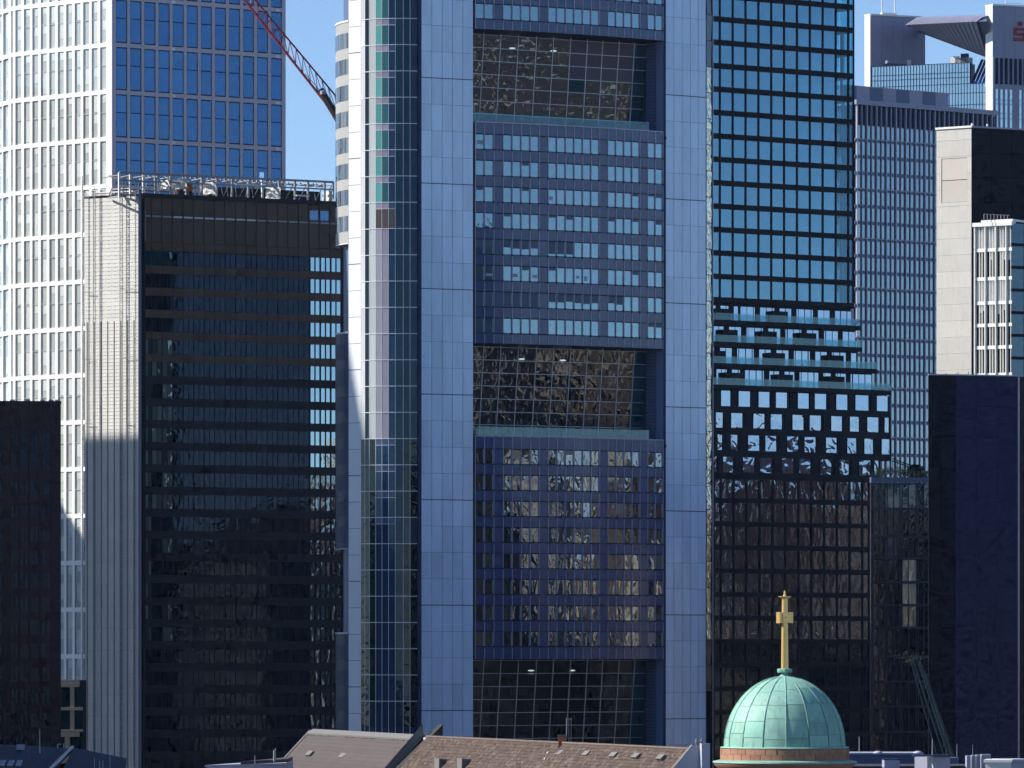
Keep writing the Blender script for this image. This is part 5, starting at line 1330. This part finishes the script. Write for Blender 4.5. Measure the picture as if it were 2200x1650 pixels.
# ================================================================== 16  LOW ROOFS along the lower edge
def low_roofs():
    T = thing('slate_roof_house', 'dark blue roofed house in the lower left corner with pale verge board', 'house', (*PX(60, 1650, 430)[:2], 0))
    a, b, c, d = PX(-60, 1596, 452), PX(156, 1607, 446), PX(60, 1700, 424), PX(-150, 1700, 424)
    m_ = MB(); dn = Vector((0, .05, -.3)); m_.hexa([d + dn, c + dn, b + dn, a + dn], [d, c, b, a]); m_.build('roof', 'flat_roof', T)
    m_ = MB(); m_.prism([(d.x, d.y + .5), (c.x, c.y + .5), (b.x, b.y), (a.x, a.y)], 0, d.z - .2); m_.build('wall', 'plaster_grey', T)
    m_ = MB(); m_.tube(b + Vector((0, 0, .08)), c + Vector((0, 0, .08)), .13, 6); m_.build('verge_board', 'fin_metal', T)
    m_ = MB(); m_.tube(PX(85, 1618, 440), PX(85, 1566, 440), .07, 6, .04); m_.build('flue_pipe', 'steel', T)
    for x, y in ((124, 1604), (137, 1603), (142, 1606)):
        m_ = MB(); p = PX(x, y + 3, 440); m_.tube(p, p + Vector((0, 0, .3)), .05, 5); m_.tube(p + Vector((0, 0, .3)), p + Vector((.25, 0, .3)), .05, 5); m_.build('vent_pipe', 'steel', T)
    for x in (4, 22, 40):
        m_ = MB(); p = PX(x, 1645, 432); m_.hexa([p + Vector(v) for v in ((-.2, -.2, 0), (.2, -.2, 0), (.3, .3, .3), (-.1, .3, .3))], [p + Vector(v) for v in ((-.2, -.2, .1), (.2, -.2, .1), (.3, .3, .42), (-.1, .3, .42))]); m_.build('skylight', 'fin_metal', T)
    m_ = MB(); p = PX(44, 1603, 446); m_.wbox(p.x - .3, p.x + .3, p.y - .3, p.y + .3, p.z - .3, p.z + .12); m_.build('roof_hatch', 'box_grey', T)
    U = thing('slate_roof_house', 'grey roof with thin aerials beside the dark blue roof, lower left', 'house', (*PX(200, 1650, 430)[:2], 0))
    a, b, c, d = PX(158, 1606, 447), PX(272, 1629, 440), PX(262, 1700, 424), PX(112, 1700, 424)
    m_ = MB(); m_.hexa([d + dn, c + dn, b + dn, a + dn], [d, c, b, a]); m_.build('roof', 'flat_roof', U)
    m_ = MB(); m_.prism([(d.x + .2, d.y + .5), (c.x, c.y + .5), (b.x, b.y), (a.x, a.y)], 0, d.z - .2); m_.build('wall', 'plaster_grey', U)
    for x, y0, y1 in ((203, 1652, 1629), (214, 1652, 1635), (221, 1652, 1634), (236, 1650, 1619)):
        m_ = MB(); m_.tube(PX(x, y0, 430), PX(x, y1, 430), .03, 5); m_.build('aerial', 'steel', U)
    V = thing('flat_roof_building', 'pale edged flat roof left of the mauve roof', 'building', (*PX(520, 1650, 470)[:2], 0))
    p0, p1 = PX(445, 1648, 465), PX(620, 1640, 480)
    m_ = MB(); m_.prism([(p0.x, p0.y), (p1.x, p1.y - 6), (p1.x, p1.y + 10), (p0.x + 1, p0.y + 10)], 0, p0.z); m_.build('wall', 'plaster_grey', V)
    m_ = MB(); m_.prism([(p0.x - .2, p0.y - .2), (p1.x, p1.y - 6.2), (p1.x, p1.y + 10), (p0.x + 2.2, p0.y + 10)], p0.z, p0.z + .16); m_.build('roof_edge', 'box_grey', V)
    m_ = MB(); m_.prism([(p0.x + 2.6, p0.y + 3), (p1.x, p1.y - 2), (p1.x, p1.y + 9), (p0.x + 4, p0.y + 9)], p0.z + .16, p0.z + .42); m_.build('roof_rise', 'slate_mauve', V)
    for x, y0, y1, r_ in ((548, 1642, 1623, .035), (590, 1636, 1612, .12), (592, 1616, 1608, .05)):
        m_ = MB(); m_.tube(PX(x, y0, 470), PX(x, y1, 470), r_, 6); m_.build('roof_pipe', 'steel', V)
    for x, y0 in ((345, 1648), (185, 1650), (398, 1643)):
        pass
    # right hand flat roofs
    W = thing('flat_roof_building', 'blue grey flat roofs with plant boxes right of the dome', 'building', (*PX(1960, 1650, 480)[:2], 0))
    def rbox(nm, x0, x1, y0, y1, Y, mt, dep=3.0, th=0):
        f = Face.px(x0, Y, th); m2 = MB(); m2.box(f, 0, f.u(x1), f.z(y1), f.z(y0), -dep, 0); m2.build(nm, mt, W)
    f = Face.px(1815, 500, 0); m_ = MB(); m_.box(f, 0, f.u(1982), 0, f.z(1621), -6, 0); m_.build('wall', 'louvre_blue', W)
    m_ = MB(); m_.box(f, -.2, f.u(1984), f.z(1621), f.z(1617.5), -6.2, .15); m_.build('parapet', 'box_grey', W)
    f2 = Face.px(1830, 480, 0); m_ = MB(); m_.box(f2, 0, f2.u(2230), 0, f2.z(1646), -10, 0); m_.build('lower_roof', 'flat_roof', W)
    rbox('plant_box', 1900, 1933, 1633, 1650, 476, 'box_grey'); rbox('plant_lid', 1899, 1934.5, 1631, 1633, 476, 'mullion_dark', 3.2)
    rbox('plant_box', 1965, 1992, 1626, 1660, 470, 'plaster_grey', 2, -25); rbox('plant_box', 1992, 2041, 1626, 1660, 471, 'box_grey', 2, 12); rbox('plant_lid', 1964, 2042, 1622.5, 1625.5, 470.5, 'navy_trim', 3)
    for i, x in enumerate((2077, 2088, 2098, 2109)): rbox('cooling_unit', x, x + (8.5 if i < 3 else 20), 1624 - i, 1660, 470 + i, 'box_grey', 1.5)
    rbox('plant_box', 2041, 2060, 1628, 1640, 478, 'louvre_blue')
    for x in (1886, 1972):
        p = PX(x, 1618, 497); m_ = MB(); m_.lathe(p.x, p.y, [(.42, p.z), (.38, p.z + .1), (.2, p.z + .18), (.01, p.z + .2)], 12); m_.build('skylight_dome', 'box_grey', W, smooth=True)
    for x, y0, y1, r_ in ((1846, 1618, 1582, .035), (2003, 1625, 1587, .04), (2056, 1630, 1598, .025), (2032, 1630, 1609, .03), (2090, 1625, 1600, .02)):
        m_ = MB(); m_.tube(PX(x, y0, 472), PX(x, y1, 472), r_, 5, r_ * .6); m_.build('aerial', 'box_grey', W)
    B = thing('roof_house', 'sunlit cream box on the roof at the lower right corner', 'roof house', (*PX(2150, 1650, 455)[:2], 0))
    f = Face.px(2117, 455, -8); m_ = MB(); m_.box(f, 0, f.u(2172), 0, f.z(1638), -4, 0); m_.build('wall', 'cream_panel', B)
    f3 = Face.px(2172.3, 455, 18); m_ = MB(); m_.box(f3, 0, f3.u(2230), 0, f3.z(1638), -4, 0); m_.build('side_wall', 'plaster_grey', B)
    m_ = MB(); m_.box(f, -.15, f.u(2174), f.z(1638), f.z(1632.5), -4.2, .12); m_.build('roof_edge', 'steel_white', B)
    m_ = MB(); m_.box(f3, .1, f3.u(2230), f3.z(1637.8), f3.z(1631.5), -4.2, .12); m_.build('roof_edge', 'box_grey', B)
    for x, y in ((2005, 1646),):
        m_ = MB(); p = PX(x, y + 6, 462); m_.tube(p, p + Vector((-.1, 0, .45)), .10, 6, .02); m_.build('white_cowl', 'steel_white', W)
low_roofs()

# dark leaning hoist tubes in front of the navy slab
def leaning_mast():
    Y = 560.0
    T = thing('leaning_mast', 'dark green leaning tubes of a lift mast in front of the navy slab', 'mast', (*PX(2050, 1640, Y)[:2], 0))
    for (x0, y0, x1, y1, r_, dy) in ((1962, 1418, 2030, 1628, .10, 0), (1975, 1424, 2041, 1630, .16, .4), (1984, 1440, 2050, 1632, .13, .8), (1957, 1420, 2014, 1628, .06, 1.2)):
        m_ = MB(); a, b = PX(x1, y1, Y + dy), PX(x0, y0, Y + dy); e = a + (a - b) * 3.6
        m_.tube(Vector((e.x, e.y, 0)) if e.z < 0 else a + (a - b) * (a.z / max(.1, (b.z - a.z))), b, r_, 8); m_.build('tube', 'mast_green', T)
    for k in range(9):
        t = k / 8.0; m_ = MB(); m_.tube(PX(1960 + 70 * t, 1425 + 203 * t, Y), PX(1984 + 66 * t, 1432 + 196 * t, Y + .8), .035, 5); m_.build('rung', 'mast_green', T)
    hd = MB(); rg = random.Random(5)
    for q in range(150):
        p = PX(1962 + rg.gauss(0, 13), 1414 + rg.gauss(0, 6), Y + rg.uniform(-.5, 1)); a = rg.uniform(0, 6.28); e = rg.uniform(.08, .22)
        hd.add([p, p + Vector((e * math.cos(a), .05, e * math.sin(a))), p + Vector((e * math.cos(a + 1.8), -.05, e * math.sin(a + 1.8)))], [(0, 1, 2)])
    hd.build('netting', 'leaf_dark', T, 'stuff')
M('mast_green', (0.012, 0.03, 0.045), 0.4)
leaning_mast()

# ================================================================== 17  CITY OUTSIDE THE FRAME (reflected in the glass, casts the long shadows)
def city_block(name, label, x0, x1, y0, y1, h, mat, rot=0.0, fl=3.6, group=None):
    cx, cy = (x0 + x1) / 2, (y0 + y1) / 2
    T = thing(name, label, 'building', (cx, cy, 0), group)
    co, si = math.cos(math.radians(rot)), math.sin(math.radians(rot))
    P = [(cx + x * co - y * si, cy + x * si + y * co) for x, y in ((x0 - cx, y0 - cy), (x1 - cx, y0 - cy), (x1 - cx, y1 - cy), (x0 - cx, y1 - cy))]
    m_ = MB(); m_.prism(P, 0, h); m_.build('wall', mat, T)
    pn = MB(); pr = MB()
    for (A, B) in ((P[0], P[1]), (P[3], P[0]), (P[1], P[2])):
        L_ = math.hypot(B[0] - A[0], B[1] - A[1]); f = Face(A[0], A[1], math.degrees(math.atan2(B[1] - A[1], B[0] - A[0])))
        n = max(2, int(L_ / 3.2)); k = int(h / fl)
        for i in range(n):
            u = L_ * (i + .5) / n
            for q in range(1, k): pn.box(f, u - 1.0, u + 1.0, q * fl + .9, q * fl + 2.9, -.2, .04)
        for q in range(1, k, 4): pr.box(f, 0, L_, q * fl - .1, q * fl + .25, -.2, .2)
    pn.build('window_panes', 'gl_brown', T, 'stuff'); pr.build('string_courses', mat, T, 'stuff')
    m_ = MB(); m_.prism([(cx + (x - cx) * .6, cy + (y - cy) * .6) for x, y in P], h, h + 3.2); m_.build('roof_house', 'flat_roof', T)
rb = random.Random(11)
def city():
    mats = ['facade_cream', 'facade_brown', 'facade_grey', 'facade_cream', 'brown_granite', 'facade_brown']
    cnt = {}
    ORD = 'first second third fourth fifth sixth seventh eighth ninth tenth eleventh twelfth'.split()
    def block(x, y, w, d, h, side, row):
        k = cnt.get((side, row), 0); cnt[(side, row)] = k + 1
        mt = mats[rb.randrange(6)]; wd_ = mt.replace('facade_', '').replace('_', ' ')
        city_block('city_block', '%s city block, %s from the front in the %s row beyond the %s edge' % (wd_, ORD[k], ORD[row], side), x - w / 2, x + w / 2, y - d / 2, y + d / 2, h, mt, rb.uniform(-14, 14), group='city blocks beyond the frame')
    spots = []
    for ix, x in enumerate((112, 152, 196, 245, 300)):
        for y in range(420, 960, 46):
            spots.append((x + rb.uniform(-4, 4), y + rb.uniform(-6, 6), ix))
    for i, (x, y, ix) in enumerate(spots):
        w, d = rb.uniform(22, 34), rb.uniform(26, 40)
        h = rb.uniform(58, 96) + ix * 5.0
        if x - w / 2 < y * 1100 / F + 14: x = y * 1100 / F + 14 + w / 2
        block(x, y, w, d, h, 'right', ix)
    # blocks outside the left edge, seen only in the rounded glass corner
    for i in range(26):
        y = 230 + (i % 9) * 56 + rb.uniform(-8, 8); x = -125 - 52 * (i // 9) + rb.uniform(-6, 6)
        w, d = rb.uniform(26, 36), rb.uniform(28, 44); h = rb.uniform(62, 92) + 8 * (i // 9)
        block(x, y, w, d, h, 'left', i // 9)
    # towers outside the left edge whose shadows fall into the picture
    def tower(label, cx, cy, w, d, h, rot, mat): city_block('shadow_tower', label, cx - w / 2, cx + w / 2, cy - d / 2, cy + d / 2, h, mat, rot)
    tower('tower beyond the left edge shading the bronze slab end wall', -177.8, 874.4, 40, 20, 179.4, -32, 'facade_grey')
    ex, ey, r9 = SHADE[0] - 120.0, SHADE[1], math.radians(9)       # roof edge almost in line with the sun: slanted shadow edge on the flank
    tower('tower beyond the left edge shading the blue tower flank', ex - math.sin(r9) * 15, ey + math.cos(r9) * 15, 90, 30, SHADE[2] + 120 * math.tan(SUN_EL), 9, 'facade_grey')
    tower('tower beyond the left edge shading the white tower foot', -230, 1098, 40, 46, 184, -43, 'facade_cream')
    tower('block beyond the left edge shading the corner roofs', -86, 440, 22, 60, 93, 0, 'facade_brown')
city()
finish_over()

# ================================================================== 18  ADDED BLUE HAZE that lifts the dark tones
def haze():
    m, nt, N, L = _new('added_haze')
    out = N.new('ShaderNodeOutputMaterial'); v = N.new('ShaderNodeVolumePrincipled')
    v.inputs['Color'].default_value = (.40, .62, 1.0, 1); v.inputs['Density'].default_value = 1.6e-5; v.inputs['Anisotropy'].default_value = 0.0
    L.new(v.outputs[0], out.inputs['Volume'])
    b = MB(); b.wbox(-6100, 6100, -600, 14100, -1.0, 240.0)
    o = b.build('haze', 'added_haze'); o['kind'] = 'stuff'; o['label'] = 'thin blue haze added to lift the dark tones over the city'; o['category'] = 'haze'
haze()
